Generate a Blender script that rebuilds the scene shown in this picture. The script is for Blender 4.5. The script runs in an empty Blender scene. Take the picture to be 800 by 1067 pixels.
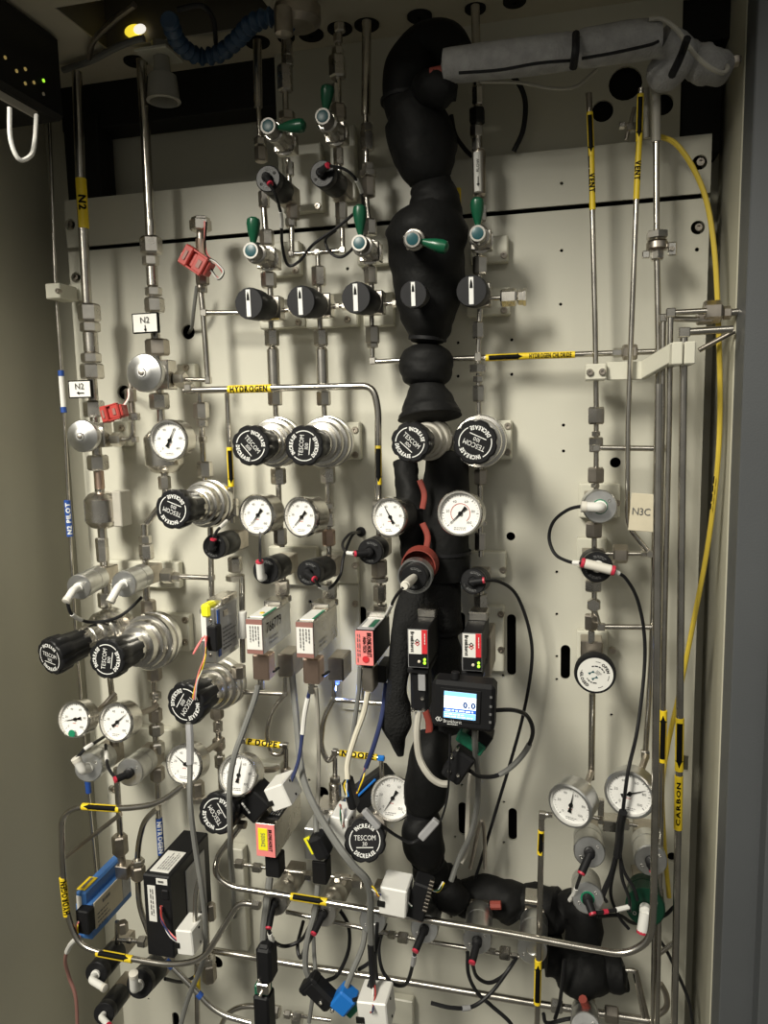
import bpy, bmesh, math, random
from mathutils import Vector as V, Matrix
from mathutils.geometry import delaunay_2d_cdt
random.seed(7)
SC = bpy.context.scene
COL = SC.collection
# ---------------------------------------------------------------- camera
F, D, CZ = 780.0, 0.75, 1.5
YAW, PIT, ROL = math.radians(13.9), math.radians(-7.25), math.radians(-1.27)
def cam_axes():
    fw = V((-math.sin(YAW)*math.cos(PIT), math.cos(YAW)*math.cos(PIT), math.sin(PIT)))
    rt = V((math.cos(YAW), math.sin(YAW), 0)); up = rt.cross(fw)
    return rt*math.cos(ROL)+up*math.sin(ROL), up*math.cos(ROL)-rt*math.sin(ROL), fw
RT, UP, FW = cam_axes()
EYE = V((0, -D, CZ))
cam = bpy.data.cameras.new('camera'); co = bpy.data.objects.new('camera', cam); COL.objects.link(co)
cam.sensor_fit = 'VERTICAL'; cam.sensor_height = 24.0; cam.lens = F/1067*24.0; cam.clip_start = 0.01
co.matrix_world = Matrix(((RT.x, UP.x, -FW.x, EYE.x), (RT.y, UP.y, -FW.y, EYE.y), (RT.z, UP.z, -FW.z, EYE.z), (0, 0, 0, 1)))
SC.camera = co
# ---------------------------------------------------------------- light
SC.view_settings.view_transform = 'Standard'; SC.view_settings.look = 'None'
SC.view_settings.gamma = 1.0; SC.view_settings.use_curve_mapping = False
SC.view_settings.exposure = -0.14
w = bpy.data.worlds.new('world'); SC.world = w; w.use_nodes = True
bg = w.node_tree.nodes['Background']; bg.inputs[0].default_value = (0.95, 0.93, 0.83, 1); bg.inputs[1].default_value = 0.21
def area(name, loc, tgt, sx, sy, power, col, spread=180):
    l = bpy.data.lights.new(name, 'AREA'); l.shape = 'RECTANGLE'; l.size = sx; l.size_y = sy; l.energy = power; l.color = col; l.spread = math.radians(spread)
    o = bpy.data.objects.new(name, l); COL.objects.link(o); o.location = loc
    o.rotation_euler = (V(tgt)-V(loc)).to_track_quat('-Z', 'Y').to_euler()
    return o
area('ceiling_lamp', (-0.70, -1.40, 2.42), (-0.38, 0, 1.38), 0.34, 0.7, 10.2, (1.0, 0.955, 0.83), 76)
area('far_ceiling_lamp', (0.9, -2.6, 2.75), (0.1, 0, 1.3), 1.2, 0.4, 3.0, (1.0, 0.955, 0.85))
area('added_highlight_light', (0.15, -1.9, 2.75), (-0.1, 0, 1.3), 1.2, 0.3, 6.5, (1.0, 0.955, 0.84))  # added light with no seen fixture, brings out highlights on the steel
# ---------------------------------------------------------------- pixel helpers (800 x 1067 frame)
def ray(u, v):
    return RT*((u-400)/F) - UP*((v-533.5)/F) + FW
def P(u, v, d=0.045):
    """point of the plane lying d metres in front of the mounting panel seen at pixel u, v"""
    r = ray(u, v); return EYE + r*((D-d)/r.y)
def S(u, v, d=0.045):
    """metres per pixel there"""
    return (D-d)/ray(u, v).y/F
def PZ(u, v, z):
    r = ray(u, v); return EYE + r*((z-CZ)/r.z)
def PX(u, v, x):
    r = ray(u, v); return EYE + r*(x/r.x)
XA, YA, ZA, NY = V((1, 0, 0)), V((0, 1, 0)), V((0, 0, 1)), V((0, -1, 0))
# ---------------------------------------------------------------- materials
def mat(name, col, rough=0.5, metal=0.0, noise=0.0, scale=40, bump=0.0, bscale=200, emit=0.0, coat=0.0, spec=None, stretch=None):
    m = bpy.data.materials.new(name); m.use_nodes = True; nt = m.node_tree; b = nt.nodes['Principled BSDF']
    b.inputs['Base Color'].default_value = (*col, 1); b.inputs['Roughness'].default_value = rough; b.inputs['Metallic'].default_value = metal
    if spec is None and not metal and max(col) < 0.06: spec = 0.22
    if spec is not None: b.inputs['Specular IOR Level'].default_value = spec
    if coat: b.inputs['Coat Weight'].default_value = coat
    tc = nt.nodes.new('ShaderNodeTexCoord'); mp = nt.nodes.new('ShaderNodeMapping'); nt.links.new(tc.outputs['Object'], mp.inputs[0])
    if stretch: mp.inputs['Scale'].default_value = stretch
    if noise:
        n = nt.nodes.new('ShaderNodeTexNoise'); n.inputs['Scale'].default_value = scale; n.inputs['Detail'].default_value = 5
        nt.links.new(mp.outputs[0], n.inputs['Vector'])
        r = nt.nodes.new('ShaderNodeMapRange'); r.inputs[1].default_value = 0.3; r.inputs[2].default_value = 0.7
        r.inputs[3].default_value = 1-noise; r.inputs[4].default_value = 1+noise; nt.links.new(n.outputs[0], r.inputs[0])
        x = nt.nodes.new('ShaderNodeMix'); x.data_type = 'RGBA'; x.blend_type = 'MULTIPLY'; x.inputs[0].default_value = 1
        x.inputs[6].default_value = (*col, 1); nt.links.new(r.outputs[0], x.inputs[7]); nt.links.new(x.outputs[2], b.inputs['Base Color'])
        r2 = nt.nodes.new('ShaderNodeMapRange'); r2.inputs[3].default_value = rough*(1-noise*.8); r2.inputs[4].default_value = min(1, rough*(1+noise*.8))
        nt.links.new(n.outputs[0], r2.inputs[0]); nt.links.new(r2.outputs[0], b.inputs['Roughness'])
    if bump:
        n = nt.nodes.new('ShaderNodeTexNoise'); n.inputs['Scale'].default_value = bscale; n.inputs['Detail'].default_value = 3
        nt.links.new(mp.outputs[0], n.inputs['Vector'])
        bp = nt.nodes.new('ShaderNodeBump'); bp.inputs['Strength'].default_value = bump; bp.inputs['Distance'].default_value = 0.002
        nt.links.new(n.outputs[0], bp.inputs['Height']); nt.links.new(bp.outputs[0], b.inputs['Normal'])
    if emit:
        b.inputs['Emission Color'].default_value = (*col, 1); b.inputs['Emission Strength'].default_value = emit
    return m
M = dict(
 panel=mat('panel_paint', (0.55, 0.535, 0.455), 0.42, 0, 0.03, 6, 0.04, 500),
 wall=mat('wall_paint', (0.50, 0.48, 0.385), 0.5, 0, 0.05, 5, 0.05, 400),
 ceil=mat('ceiling_paint', (0.50, 0.465, 0.37), 0.55, 0, 0.07, 8),
 white_bracket=mat('bracket_paint', (0.60, 0.585, 0.49), 0.4, 0, 0.03, 20),
 frame=mat('door_frame_paint', (0.085, 0.09, 0.095), 0.5, 0, 0.06, 8, 0.1, 600),
 dull_paint=mat('dark_duct_paint', (0.14, 0.125, 0.09), 0.6),
 black=mat('dark_metal', (0.012, 0.012, 0.011), 0.55, 0, 0.1, 30),
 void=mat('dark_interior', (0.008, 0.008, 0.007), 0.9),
 steel=mat('stainless_steel', (0.60, 0.57, 0.52), 0.27, 1, 0.12, 60),
 steel2=mat('matte_stainless_steel', (0.60, 0.57, 0.52), 0.28, 1, 0.15, 70),
 dull=mat('aged_steel', (0.42, 0.38, 0.33), 0.36, 1, 0.25, 50),
 tube=mat('tube_steel', (0.56, 0.53, 0.48), 0.25, 1, 0.18, 40),
 bright=mat('polished_steel', (0.66, 0.64, 0.60), 0.26, 1, 0.12, 60),
 hub=mat('worn_steel', (0.34, 0.33, 0.31), 0.55, 1, 0.1, 80),
 clear=mat('cloudy_clear_plastic', (0.30, 0.29, 0.25), 0.25, 0, 0.05, 40),
 alu=mat('brushed_aluminium', (0.66, 0.66, 0.65), 0.36, 1, 0.1, 90),
 copper=mat('tinted_steel', (0.62, 0.45, 0.36), 0.35, 1, 0.1, 60),
 knob=mat('black_plastic', (0.012, 0.012, 0.013), 0.38, 0, 0.1, 80, 0.05, 500),
 soft=mat('matte_black_plastic', (0.009, 0.009, 0.010), 0.55, 0, 0.1, 60),
 cap=mat('charcoal_plastic', (0.016, 0.016, 0.018), 0.5, 0, 0.08, 80),
 cable=mat('black_cable_rubber', (0.013, 0.013, 0.014), 0.4, 0, 0.1, 60),
 grey=mat('grey_cable_rubber', (0.17, 0.17, 0.16), 0.45, 0, 0.1, 60),
 lgrey=mat('pale_grey_cable', (0.40, 0.38, 0.33), 0.45, 0, 0.08, 60),
 cream=mat('cream_cable', (0.62, 0.58, 0.47), 0.5, 0, 0.05, 60),
 foam=mat('black_foam_rubber', (0.0065, 0.0065, 0.0065), 0.62, 0, 0.25, 25, 0.35, 130, spec=0.16),
 fuzz=mat('coarse_black_foam', (0.011, 0.011, 0.011), 0.85, 0, 0.3, 60, 0.9, 420),
 gfoam=mat('grey_pipe_foam', (0.32, 0.315, 0.31), 0.85, 0, 0.18, 90, 0.6, 500),
 green=mat('green_plastic', (0.006, 0.085, 0.04), 0.3, 0, 0.08, 40),
 teal=mat('teal_plastic', (0.02, 0.085, 0.10), 0.35, 0, 0.1, 60),
 ggreen=mat('green_ring', (0.01, 0.20, 0.10), 0.4),
 dgreen=mat('dark_green_cap', (0.004, 0.028, 0.015), 0.35),
 pcb=mat('green_circuit_board', (0.01, 0.13, 0.07), 0.4, 0, 0.2, 200),
 yellow=mat('yellow_label', (0.80, 0.58, 0.02), 0.45, 0, 0.05, 60),
 ycable=mat('yellow_cable', (0.62, 0.46, 0.05), 0.45, 0, 0.05, 60),
 neon=mat('yellow_sticker', (0.85, 0.80, 0.02), 0.5),
 red=mat('red_plastic', (0.40, 0.05, 0.042), 0.35, 0, 0.1, 80),
 silicone=mat('red_silicone', (0.23, 0.04, 0.028), 0.55, 0, 0.15, 60),
 rring=mat('red_collar', (0.50, 0.03, 0.06), 0.4),
 pink=mat('pink_label', (0.85, 0.25, 0.24), 0.5, 0, 0.03, 40),
 lred=mat('red_label', (0.62, 0.03, 0.04), 0.4),
 maroon=mat('maroon_label', (0.27, 0.13, 0.11), 0.5),
 white=mat('white_plastic', (0.74, 0.73, 0.69), 0.4, 0, 0.03, 60),
 paper=mat('white_paper', (0.74, 0.73, 0.69), 0.6, 0, 0.03, 60),
 ivory=mat('ivory_plastic', (0.66, 0.63, 0.56), 0.4),
 silverlabel=mat('silver_label', (0.42, 0.42, 0.43), 0.35, 0.3, 0.1, 60),
 tape=mat('masking_tape', (0.62, 0.56, 0.42), 0.6, 0, 0.06, 60),
 ink=mat('black_ink', (0.004, 0.004, 0.004), 0.6, spec=0.1),
 print=mat('white_print', (0.72, 0.72, 0.70), 0.5),
 greyink=mat('grey_ink', (0.12, 0.12, 0.12), 0.6),
 redink=mat('red_ink', (0.55, 0.12, 0.10), 0.6),
 blue=mat('blue_enclosure', (0.055, 0.17, 0.45), 0.4, 0, 0.06, 40),
 lblue=mat('blue_label', (0.02, 0.07, 0.30), 0.4),
 wblue=mat('navy_cable', (0.02, 0.03, 0.10), 0.4),
 tapeblue=mat('blue_tape', (0.01, 0.16, 0.55), 0.5),
 hose=mat('blue_hose', (0.02, 0.05, 0.10), 0.45, 0, 0.2, 60),
 dial=mat('dial_face', (0.86, 0.85, 0.82), 0.5),
 led=mat('green_led', (0.45, 1.0, 0.05), 0.4, emit=1.0),
 led_off=mat('pale_led', (0.7, 0.62, 0.5), 0.4),
 amber=mat('amber_led', (0.75, 0.55, 0.18), 0.4, emit=0.25),
 scr_w=mat('screen_white', (0.86, 0.97, 1.0), 0.3, emit=1.1),
 scr_b=mat('screen_blue', (0.22, 0.52, 0.95), 0.3, emit=1.0),
 scr_d=mat('screen_navy', (0.02, 0.12, 0.55), 0.3, emit=0.6),
 hole_y=mat('lit_yellow_opening', (1.0, 0.78, 0.05), 0.5, emit=1.0),
 hole_w=mat('lit_white_opening', (1.0, 0.95, 0.85), 0.5, emit=1.0),
 addedblue=mat('added_blue_glow', (0.1, 0.2, 1.0), 0.4, emit=3.0),
 floor=mat('floor_vinyl', (0.35, 0.34, 0.31), 0.5, 0, 0.1, 6),
)
def glass():
    m = bpy.data.materials.new('gauge_lens'); m.use_nodes = True; nt = m.node_tree; nt.nodes.clear()
    o = nt.nodes.new('ShaderNodeOutputMaterial'); t = nt.nodes.new('ShaderNodeBsdfTransparent'); g = nt.nodes.new('ShaderNodeBsdfGlossy')
    g.inputs['Roughness'].default_value = 0.03; lw = nt.nodes.new('ShaderNodeLayerWeight'); lw.inputs[0].default_value = 0.5
    pw = nt.nodes.new('ShaderNodeMath'); pw.operation = 'POWER'; pw.inputs[1].default_value = 4; nt.links.new(lw.outputs['Facing'], pw.inputs[0])
    f = nt.nodes.new('ShaderNodeMath'); f.operation = 'MULTIPLY_ADD'; f.inputs[1].default_value = 0.5; f.inputs[2].default_value = 0.035; nt.links.new(pw.outputs[0], f.inputs[0])
    x = nt.nodes.new('ShaderNodeMixShader'); nt.links.new(f.outputs[0], x.inputs[0]); nt.links.new(t.outputs[0], x.inputs[1])
    nt.links.new(g.outputs[0], x.inputs[2]); nt.links.new(x.outputs[0], o.inputs[0]); return m
M['glass'] = glass()
# ---------------------------------------------------------------- mesh helpers
class G:
    def __init__(s): s.v = []; s.f = []
    def add(s, vs, fs):
        n = len(s.v); s.v += [V(p) for p in vs]; s.f += [tuple(i+n for i in f) for f in fs]; return s
def frame(ax, ref=None):
    ax = ax.normalized(); r = ref if ref is not None else (ZA if abs(ax.z) < 0.8 else NY)
    x = r.cross(ax).normalized(); return x, ax.cross(x), ax        # x, y, axis; y is along ref
def lathe(g, prof, o, ax, seg=20, ph=0.0, ref=None, mod=None):
    x, y, a = frame(ax, ref); vs = []; rings = []
    for t, r in prof:
        if r < 1e-7: rings.append([len(vs)]); vs.append(o+a*t)
        else:
            k = len(vs)
            for i in range(seg):
                th = ph+2*math.pi*i/seg; rr = r*(mod(th, t) if mod else 1)
                vs.append(o+a*t+x*(rr*math.cos(th))+y*(rr*math.sin(th)))
            rings.append(list(range(k, k+seg)))
    fs = []
    for A, B in zip(rings, rings[1:]):
        for i in range(seg):
            j = (i+1) % seg
            if len(A) == 1 and len(B) > 1: fs.append((A[0], B[j], B[i]))
            elif len(B) == 1 and len(A) > 1: fs.append((A[i], A[j], B[0]))
            elif len(A) > 1: fs.append((A[i], A[j], B[j], B[i]))
    if len(rings[0]) > 1: fs.append(tuple(reversed(rings[0])))
    if len(rings[-1]) > 1: fs.append(tuple(rings[-1]))
    return g.add(vs, fs)
def cyl(g, a, b, r, seg=16, r2=None, ch=None):
    L = (b-a).length; r2 = r if r2 is None else r2; c = min(L*.2, min(r, r2)*.15) if ch is None else ch
    return lathe(g, [(0, r-c), (c, r), (L-c, r2), (L, r2-c)], a, b-a, seg)
def hexn(g, o, ax, r, L, ph=math.pi/6):
    c = min(L*.12, r*.2); ax = ax.normalized()
    return lathe(g, [(-L/2, r*.85), (-L/2+c, r), (L/2-c, r), (L/2, r*.85)], o, ax, 6, ph)
def box(g, c, X, Y, Z, b=0.0006):
    hx, hy, hz = X.length, Y.length, Z.length; X, Y, Z = X/hx, Y/hy, Z/hz; b = min(b, hx*.45, hy*.45, hz*.45)
    vs = []; ix = {}
    for sx in (-1, 1):
        for sy in (-1, 1):
            for sz in (-1, 1):
                for k in range(3):
                    e = [hx-b, hy-b, hz-b]; e[k] = (hx, hy, hz)[k]
                    ix[sx, sy, sz, k] = len(vs); vs.append(c+X*(sx*e[0])+Y*(sy*e[1])+Z*(sz*e[2]))
    fs = []
    for s in (-1, 1):
        for k in range(3):
            q = []
            for a, d in ((-1, -1), (1, -1), (1, 1), (-1, 1)):
                t = [0, 0, 0]; t[k] = s; t[(k+1) % 3] = a; t[(k+2) % 3] = d; q.append(ix[(*t, k)])
            fs.append(tuple(q) if s > 0 else tuple(reversed(q)))
    for k in range(3):
        m, n = (k+1) % 3, (k+2) % 3
        for a in (-1, 1):
            for d in (-1, 1):
                t0 = [0]*3; t1 = [0]*3; t0[k] = -1; t1[k] = 1
                for t in (t0, t1): t[m] = a; t[n] = d
                q = (ix[(*t0, m)], ix[(*t1, m)], ix[(*t1, n)], ix[(*t0, n)])
                fs.append(q if a*d < 0 else tuple(reversed(q)))
    for sx in (-1, 1):
        for sy in (-1, 1):
            for sz in (-1, 1):
                q = tuple(ix[sx, sy, sz, k] for k in range(3)); fs.append(q if sx*sy*sz > 0 else tuple(reversed(q)))
    return g.add(vs, fs)
def abox(g, u0, v0, u1, v1, d, L, b=0.0008):
    """upright box whose front face spans the pixel rectangle at depth d, L metres thick"""
    um, vm = (u0+u1)/2, (v0+v1)/2; x0, x1 = P(u0, vm, d).x, P(u1, vm, d).x; z0, z1 = P(um, v1, d).z, P(um, v0, d).z
    c = V(((x0+x1)/2, -d+L/2, (z0+z1)/2)); return box(g, c, XA*((x1-x0)/2), YA*(L/2), ZA*((z1-z0)/2), b)
def rot_axes(deg):
    a = math.radians(deg); return XA*math.cos(a)+ZA*math.sin(a), ZA*math.cos(a)-XA*math.sin(a)
def cat(pts, n=8):
    p = [pts[0]*2-pts[1]]+list(pts)+[pts[-1]*2-pts[-2]]; out = []
    for i in range(1, len(p)-2):
        for k in range(n):
            t = k/n; a, b, c, d = p[i-1], p[i], p[i+1], p[i+2]
            out.append(0.5*((2*b)+(c-a)*t+(2*a-5*b+4*c-d)*t*t+(3*b-a-3*c+d)*t**3))
    return out+[pts[-1]]
def fil(pts, rad, n=6):
    out = [pts[0]]
    for a, b, c in zip(pts, pts[1:], pts[2:]):
        r = min(rad, (a-b).length*.48, (c-b).length*.48); p, q = b+(a-b).normalized()*r, b+(c-b).normalized()*r
        for k in range(n+1):
            t = k/n; out.append(p*(1-t)**2+b*(2*t*(1-t))+q*t*t)
    return out+[pts[-1]]
def tube(g, pts, r, seg=10, flat=1.0):
    ps = [pts[0]]
    for p in pts[1:]:
        if (p-ps[-1]).length > 1e-5: ps.append(p)
    pts = ps; n = len(pts); rs = r if isinstance(r, (list, tuple)) and len(r) == n else [r if not isinstance(r, (list, tuple)) else r[0]]*n
    T0 = (pts[1]-pts[0]).normalized(); x, y, _ = frame(T0); vs = []; fs = []
    for i in range(n):
        T = (pts[min(i+1, n-1)]-pts[max(i-1, 0)]).normalized()
        x = (x-T*x.dot(T)).normalized(); y = T.cross(x)
        for k in range(seg):
            th = 2*math.pi*k/seg; vs.append(pts[i]+x*(rs[i]*math.cos(th))+y*(rs[i]*flat*math.sin(th)))
    for i in range(n-1):
        for k in range(seg):
            j = (k+1) % seg; fs.append((i*seg+k, i*seg+j, (i+1)*seg+j, (i+1)*seg+k))
    fs.append(tuple(reversed(range(seg)))); fs.append(tuple(range((n-1)*seg, n*seg)))
    return g.add(vs, fs)
# ---------------------------------------------------------------- lettering
GL = {}
def _glyphs(chars):
    for bold in (0, 1):
        for ch in chars:
            d = bpy.data.curves.new('glyph', 'FONT'); d.body = ch; d.resolution_u = 2; d.offset = 0.045 if bold else 0.0
            o = bpy.data.objects.new('glyph', d); COL.objects.link(o)
            dg = bpy.context.evaluated_depsgraph_get(); me = bpy.data.meshes.new_from_object(o.evaluated_get(dg))
            vs = [(p.co.x, p.co.y) for p in me.vertices]; fs = [tuple(p.vertices) for p in me.polygons]
            x0 = min(p[0] for p in vs) if vs else 0; x1 = max(p[0] for p in vs) if vs else 0.3
            if vs:
                bm = bmesh.new(); bm.from_mesh(me); bmesh.ops.triangulate(bm, faces=bm.faces[:])
                for q in range(1, 8):
                    bmesh.ops.bisect_plane(bm, geom=bm.verts[:]+bm.edges[:]+bm.faces[:], plane_co=(0, .7*q/8, 0), plane_no=(0, 1, 0))
                bm.verts.index_update(); GL[ch, bold+2] = ([(p.co.x-x0, p.co.y) for p in bm.verts], [tuple(q.index for q in p.verts) for p in bm.faces], x1-x0); bm.free()
            else: GL[ch, bold+2] = ([], [], .3)
            GL[ch, bold] = ([(a-x0, b) for a, b in vs], fs, x1-x0)
            bpy.data.objects.remove(o); bpy.data.meshes.remove(me); bpy.data.curves.remove(d)
_glyphs('ABCDEFGHIJKLMNOPQRSTUVWXYZabcdefghijklmnopqrstuvwxyz0123456789.>-')
CAP = max(p[1] for p in GL['H', 0][0])
def text(g, s, h, fmap, bold=0, track=0.10, width=None):
    k = h/CAP; adv = [(GL[c, bold][2] if c != ' ' else 0.25)+track for c in s]; tot = (sum(adv)-track)*k
    sx = k if width is None else k*width/tot; x = -sum(adv)*.5*sx+track*.5*sx
    for c, a in zip(s, adv):
        if c != ' ':
            vs, fs, wd = GL[c, bold]; g.add([fmap(x+px*sx, py*k-h/2) for px, py in vs], fs)
        x += a*sx
    return g
def flat_map(o, right, up, n, eps=0.0003):
    right, up, n = right.normalized(), up.normalized(), n.normalized()
    return lambda x, y: o+right*x+up*y+n*eps
def arc_map(o, right, up, n, R, ang, inward=False, eps=0.0003):
    right, up, n = right.normalized(), up.normalized(), n.normalized()
    def m(x, y):
        if not inward: th = ang-x/R; rr = R+y
        else: th = ang+x/R; rr = R-y
        return o+right*(rr*math.cos(th))+up*(rr*math.sin(th))+n*eps
    return m
def wrap_map(o, ax, r, up, eps=0.0002, keep=False):
    ax = ax.normalized(); n = EYE-o; n = (n-ax*n.dot(ax)).normalized(); s = ax.cross(n)
    if s.dot(up) < 0: s = -s
    if up is not None and not keep: ax = s.cross(n)
    return lambda x, y: o+ax*x+(n*math.cos(y/r)+s*math.sin(y/r))*(r+eps)
def bars(g, o, right, up, n, w, h, rows, seed=1, thick=0.35):
    """rows of print too small to read"""
    R = random.Random(seed); right, up, n = right.normalized(), up.normalized(), n.normalized()
    for i in range(rows):
        y = h/2-(i+.5)*h/rows; ww = w*R.uniform(.55, 1.0); t = h/rows*thick; x = -w/2
        while x < -w/2+ww:
            l = min(w*R.uniform(.08, .2), -w/2+ww-x)
            q = [o+right*a+up*b+n*0.0003 for a, b in ((x, y-t/2), (x+l, y-t/2), (x+l, y+t/2), (x, y+t/2))]
            g.add(q, [(0, 1, 2, 3)]); x += l+w*.04
    return g
# ---------------------------------------------------------------- objects
GROUPS = dict(pressure_gauge='dial gauges of the gas panel', pressure_regulator='black-knobbed pressure regulators', toggle_valve='green lever valves', rotary_valve='black rotary knobs in a row',
 pneumatic_valve='pneumatic actuators on the valves', flow_controller='flow controllers', mounting_bracket='cream mounting brackets', air_tube='thin air tubes', grey_cable='grey cables', signal_cable='signal cables',
 pipe_foam='black foam pipe sleeves', grey_foam='grey foam pipe sleeves', gas_tube='vertical gas tubes with fittings', gas_filter='slim cylinder filters', terminal_box='white terminal boxes', plug_connector='black plug connectors',
 bare_wires='bare wire ends', manifold_tube='bottom manifold tubes', cross_tube='short cross tubes', riser_tube='long riser tubes at the right', vent_tube='vent tubes', dopant_tube='dopant tubes', loop_tube='large bent loop tubes', bent_tube='bent tubes at lower left',
 slant_tube='slanted tubes', frame_rail='black frame rails', tag_plate='white flow tags', wire_connector='red wire connectors', diaphragm_valve='silver diaphragm discs', pressure_sensor='pressure sensors', valve_link='stub tubes between the rotary knobs',
 silicone_strip='red silicone strips', silicone_plug='red silicone ends', foam_tie='black foam ties', foam_seam='slits in the grey foam', cable_tag='grey cable tags', black_cable='black cables', white_cable='pale cables', side_port='side ports', driver_box='black driver boxes', small_valve='small fittings near the bottom', ceiling_cable='cables along the ceiling')
def T(name, label, cat_, base, group=None):
    o = bpy.data.objects.new(name, None); o.empty_display_size = 0.01; COL.objects.link(o); o.location = base
    o['label'] = label; o['category'] = cat_
    group = group or GROUPS.get(name)
    if group: o['group'] = group
    return o
def wloc(o):
    p = V(o.location)
    while o.parent: o = o.parent; p += V(o.location)
    return p
def mesh(name, g, m, off, ang=32):
    me = bpy.data.meshes.new(name); me.from_pydata([tuple(p-off) for p in g.v], [], g.f); me.materials.append(m)
    me.polygons.foreach_set('use_smooth', [True]*len(me.polygons)); me.set_sharp_from_angle(angle=math.radians(ang)); me.update(); return me
def part(par, name, g, m, label=None, stuff=False):
    off = wloc(par); o = bpy.data.objects.new(name, mesh(name, g, M[m], off)); COL.objects.link(o); o.parent = par
    if label: o['label'] = label
    if stuff: o['kind'] = 'stuff'
    return o
def solo(name, g, m, label, cat_, base=None, group=None, kind=None):
    off = base if base is not None else sum(g.v, V((0, 0, 0)))/len(g.v)
    o = bpy.data.objects.new(name, mesh(name, g, M[m], off)); COL.objects.link(o); o.location = off
    if kind: o['kind'] = kind
    if label: o['label'] = label
    if cat_: o['category'] = cat_
    group = group or (GROUPS.get(name) if label else None)
    if group: o['group'] = group
    return o
def struct(name, g, m):
    return solo(name, g, m, None, None, kind='structure')
# ---------------------------------------------------------------- builders
DT = 0.042
def pts3(pts, d=DT): return [P(p[0], p[1], p[2] if len(p) > 2 else d) for p in pts]
def pipe(par, pts, rpx, m='tube', bend=10, d=DT, name='tube', smooth=False, seg=12, label=None):
    q = pts3(pts, d); s = S(pts[0][0], pts[0][1], d); g = G()
    if len(q) > 2: q = cat(q, 8) if smooth else fil(q, bend*s)
    tube(g, q, rpx*s, seg); return part(par, name, g, m, label)
AX = {'v': ZA, 'h': XA, 'y': NY}
def nut(par, u, v, w, h, ax='v', m='steel2', d=DT, name='hex_nut'):
    s = S(u, v, d); a = AX[ax] if isinstance(ax, str) else ax; g = G(); hexn(g, P(u, v, d), a, w*.54*s, h*s)
    return part(par, name, g, m)
def can(par, u, v, w, h, ax='v', m='steel', d=DT, name='canister', neck=0.45):
    s = S(u, v, d); a = AX[ax] if isinstance(ax, str) else ax; r = w*.5*s; L = h*s; c = min(r*.45, L*.2); g = G()
    lathe(g, [(-L/2, r*neck), (-L/2+c*.25, r*.72), (-L/2+c, r), (L/2-c, r), (L/2-c*.25, r*.72), (L/2, r*neck)], P(u, v, d), a, 20)
    return part(par, name, g, m)
def cube(par, u, v, w, h, L=None, m='steel', d=DT, name='fitting_block', b=0.0006):
    s = S(u, v, d); g = G(); L = L or w*s
    box(g, P(u, v, d), XA*(w*s/2), YA*(L/2), ZA*(h*s/2), b); return part(par, name, g, m)
def line(name, label, cat_, tubes=(), nuts=(), cubes=(), d=DT, group=None):
    """a tube run: tubes = (points, radius px[, material]), nuts = (u, v, w, h[, axis[, material]])"""
    p0 = tubes[0][0][0] if tubes else nuts[0]
    t = T(name, label, cat_, P(p0[0], p0[1], d), group)
    for b in tubes: pipe(t, b[0], b[1], b[2] if len(b) > 2 else 'tube', b[3] if len(b) > 3 else 10, d)
    for n in nuts:
        a = n[4] if len(n) > 4 else 'v'; m = n[5] if len(n) > 5 else 'steel2'
        if a == 'c': can(t, *n[:4], 'v', m, d)
        elif a == 'k': can(t, *n[:4], 'h', m, d)
        else: nut(t, *n[:4], a, m, d)
    for c in cubes: cube(t, *c, d=d)
    return t
def sleeve(par, a, b, rpx, col='yellow', word=None, h=None, arrow=None, name='marker_sleeve', d=DT, up=None, bold=1, ink='ink', width=0.86):
    """printed marker tape round a tube between two pixels; arrow = 1 points to b, -1 to a"""
    A, B = P(*a, d) if len(a) == 2 else P(*a), P(*b, d) if len(b) == 2 else P(*b)
    r = rpx*.93*S(a[0], a[1], d); g = G(); cyl(g, A, B, r, 26, ch=r*.06); o = part(par, name, g, M and col)
    ax = (B-A); L = ax.length; mid = (A+B)/2
    if word:
        e = up or (ZA if abs(ax.z) < abs(ax.x) else XA)
        g = G(); text(g, word, h*S(a[0], a[1], d), wrap_map(mid, ax, r, e), bold+2, width=L*width); part(o, 'lettering', g, ink)
    if arrow:
        k = arrow; hw = r*1.0; hl = L*.13; f = wrap_map(mid, ax*k, r, ZA if abs(ax.z) < abs(ax.x) else XA, keep=True)
        g = G(); x0, x1 = -L*.42, L*.42
        N = 8
        def strip(xa, xb, wa, wb):
            vs = []; fs = []
            for i in range(N+1):
                y = -1+2*i/N; vs += [f(xa, y*wa), f(xb, y*wb)]
            for i in range(N): fs.append((2*i, 2*i+1, 2*i+3, 2*i+2))
            g.add(vs, fs)
        strip(x0, x1-hl, hw*.68, hw*.68); strip(x1-hl, x1, hw*1.3, hw*.02)
        part(o, 'arrow', g, 'ink')
    return o
def axis_of(fu, fv, df, bu, bv, db): return P(fu, fv, df), P(bu, bv, db)
def screw(par, u, v, rpx, d, m='dull', name='bolt'):
    s = S(u, v, d); o = P(u, v, d); r = rpx*s; g = G()
    lathe(g, [(-.004, r), (r*.35, r), (r*.55, r*.85), (r*.55, r*.42), (r*.1, r*.36)], o, NY, 14); return part(par, name, g, m)
def bracket(label, u0, v0, u1, v1, bolts=(), d=0.012, flange=None, m='white_bracket', group=None):
    t = T('mounting_bracket', label, 'bracket', P((u0+u1)/2, (v0+v1)/2, 0), group)
    g = G(); abox(g, u0, v0, u1, v1, d, d-0.001, 0.0012)
    if flange: abox(g, *flange, d+.022, .024, 0.001)
    part(t, 'plate', g, m)
    for u, v in bolts: screw(t, u, v, 3.6, d, 'dull')
    return t
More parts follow.
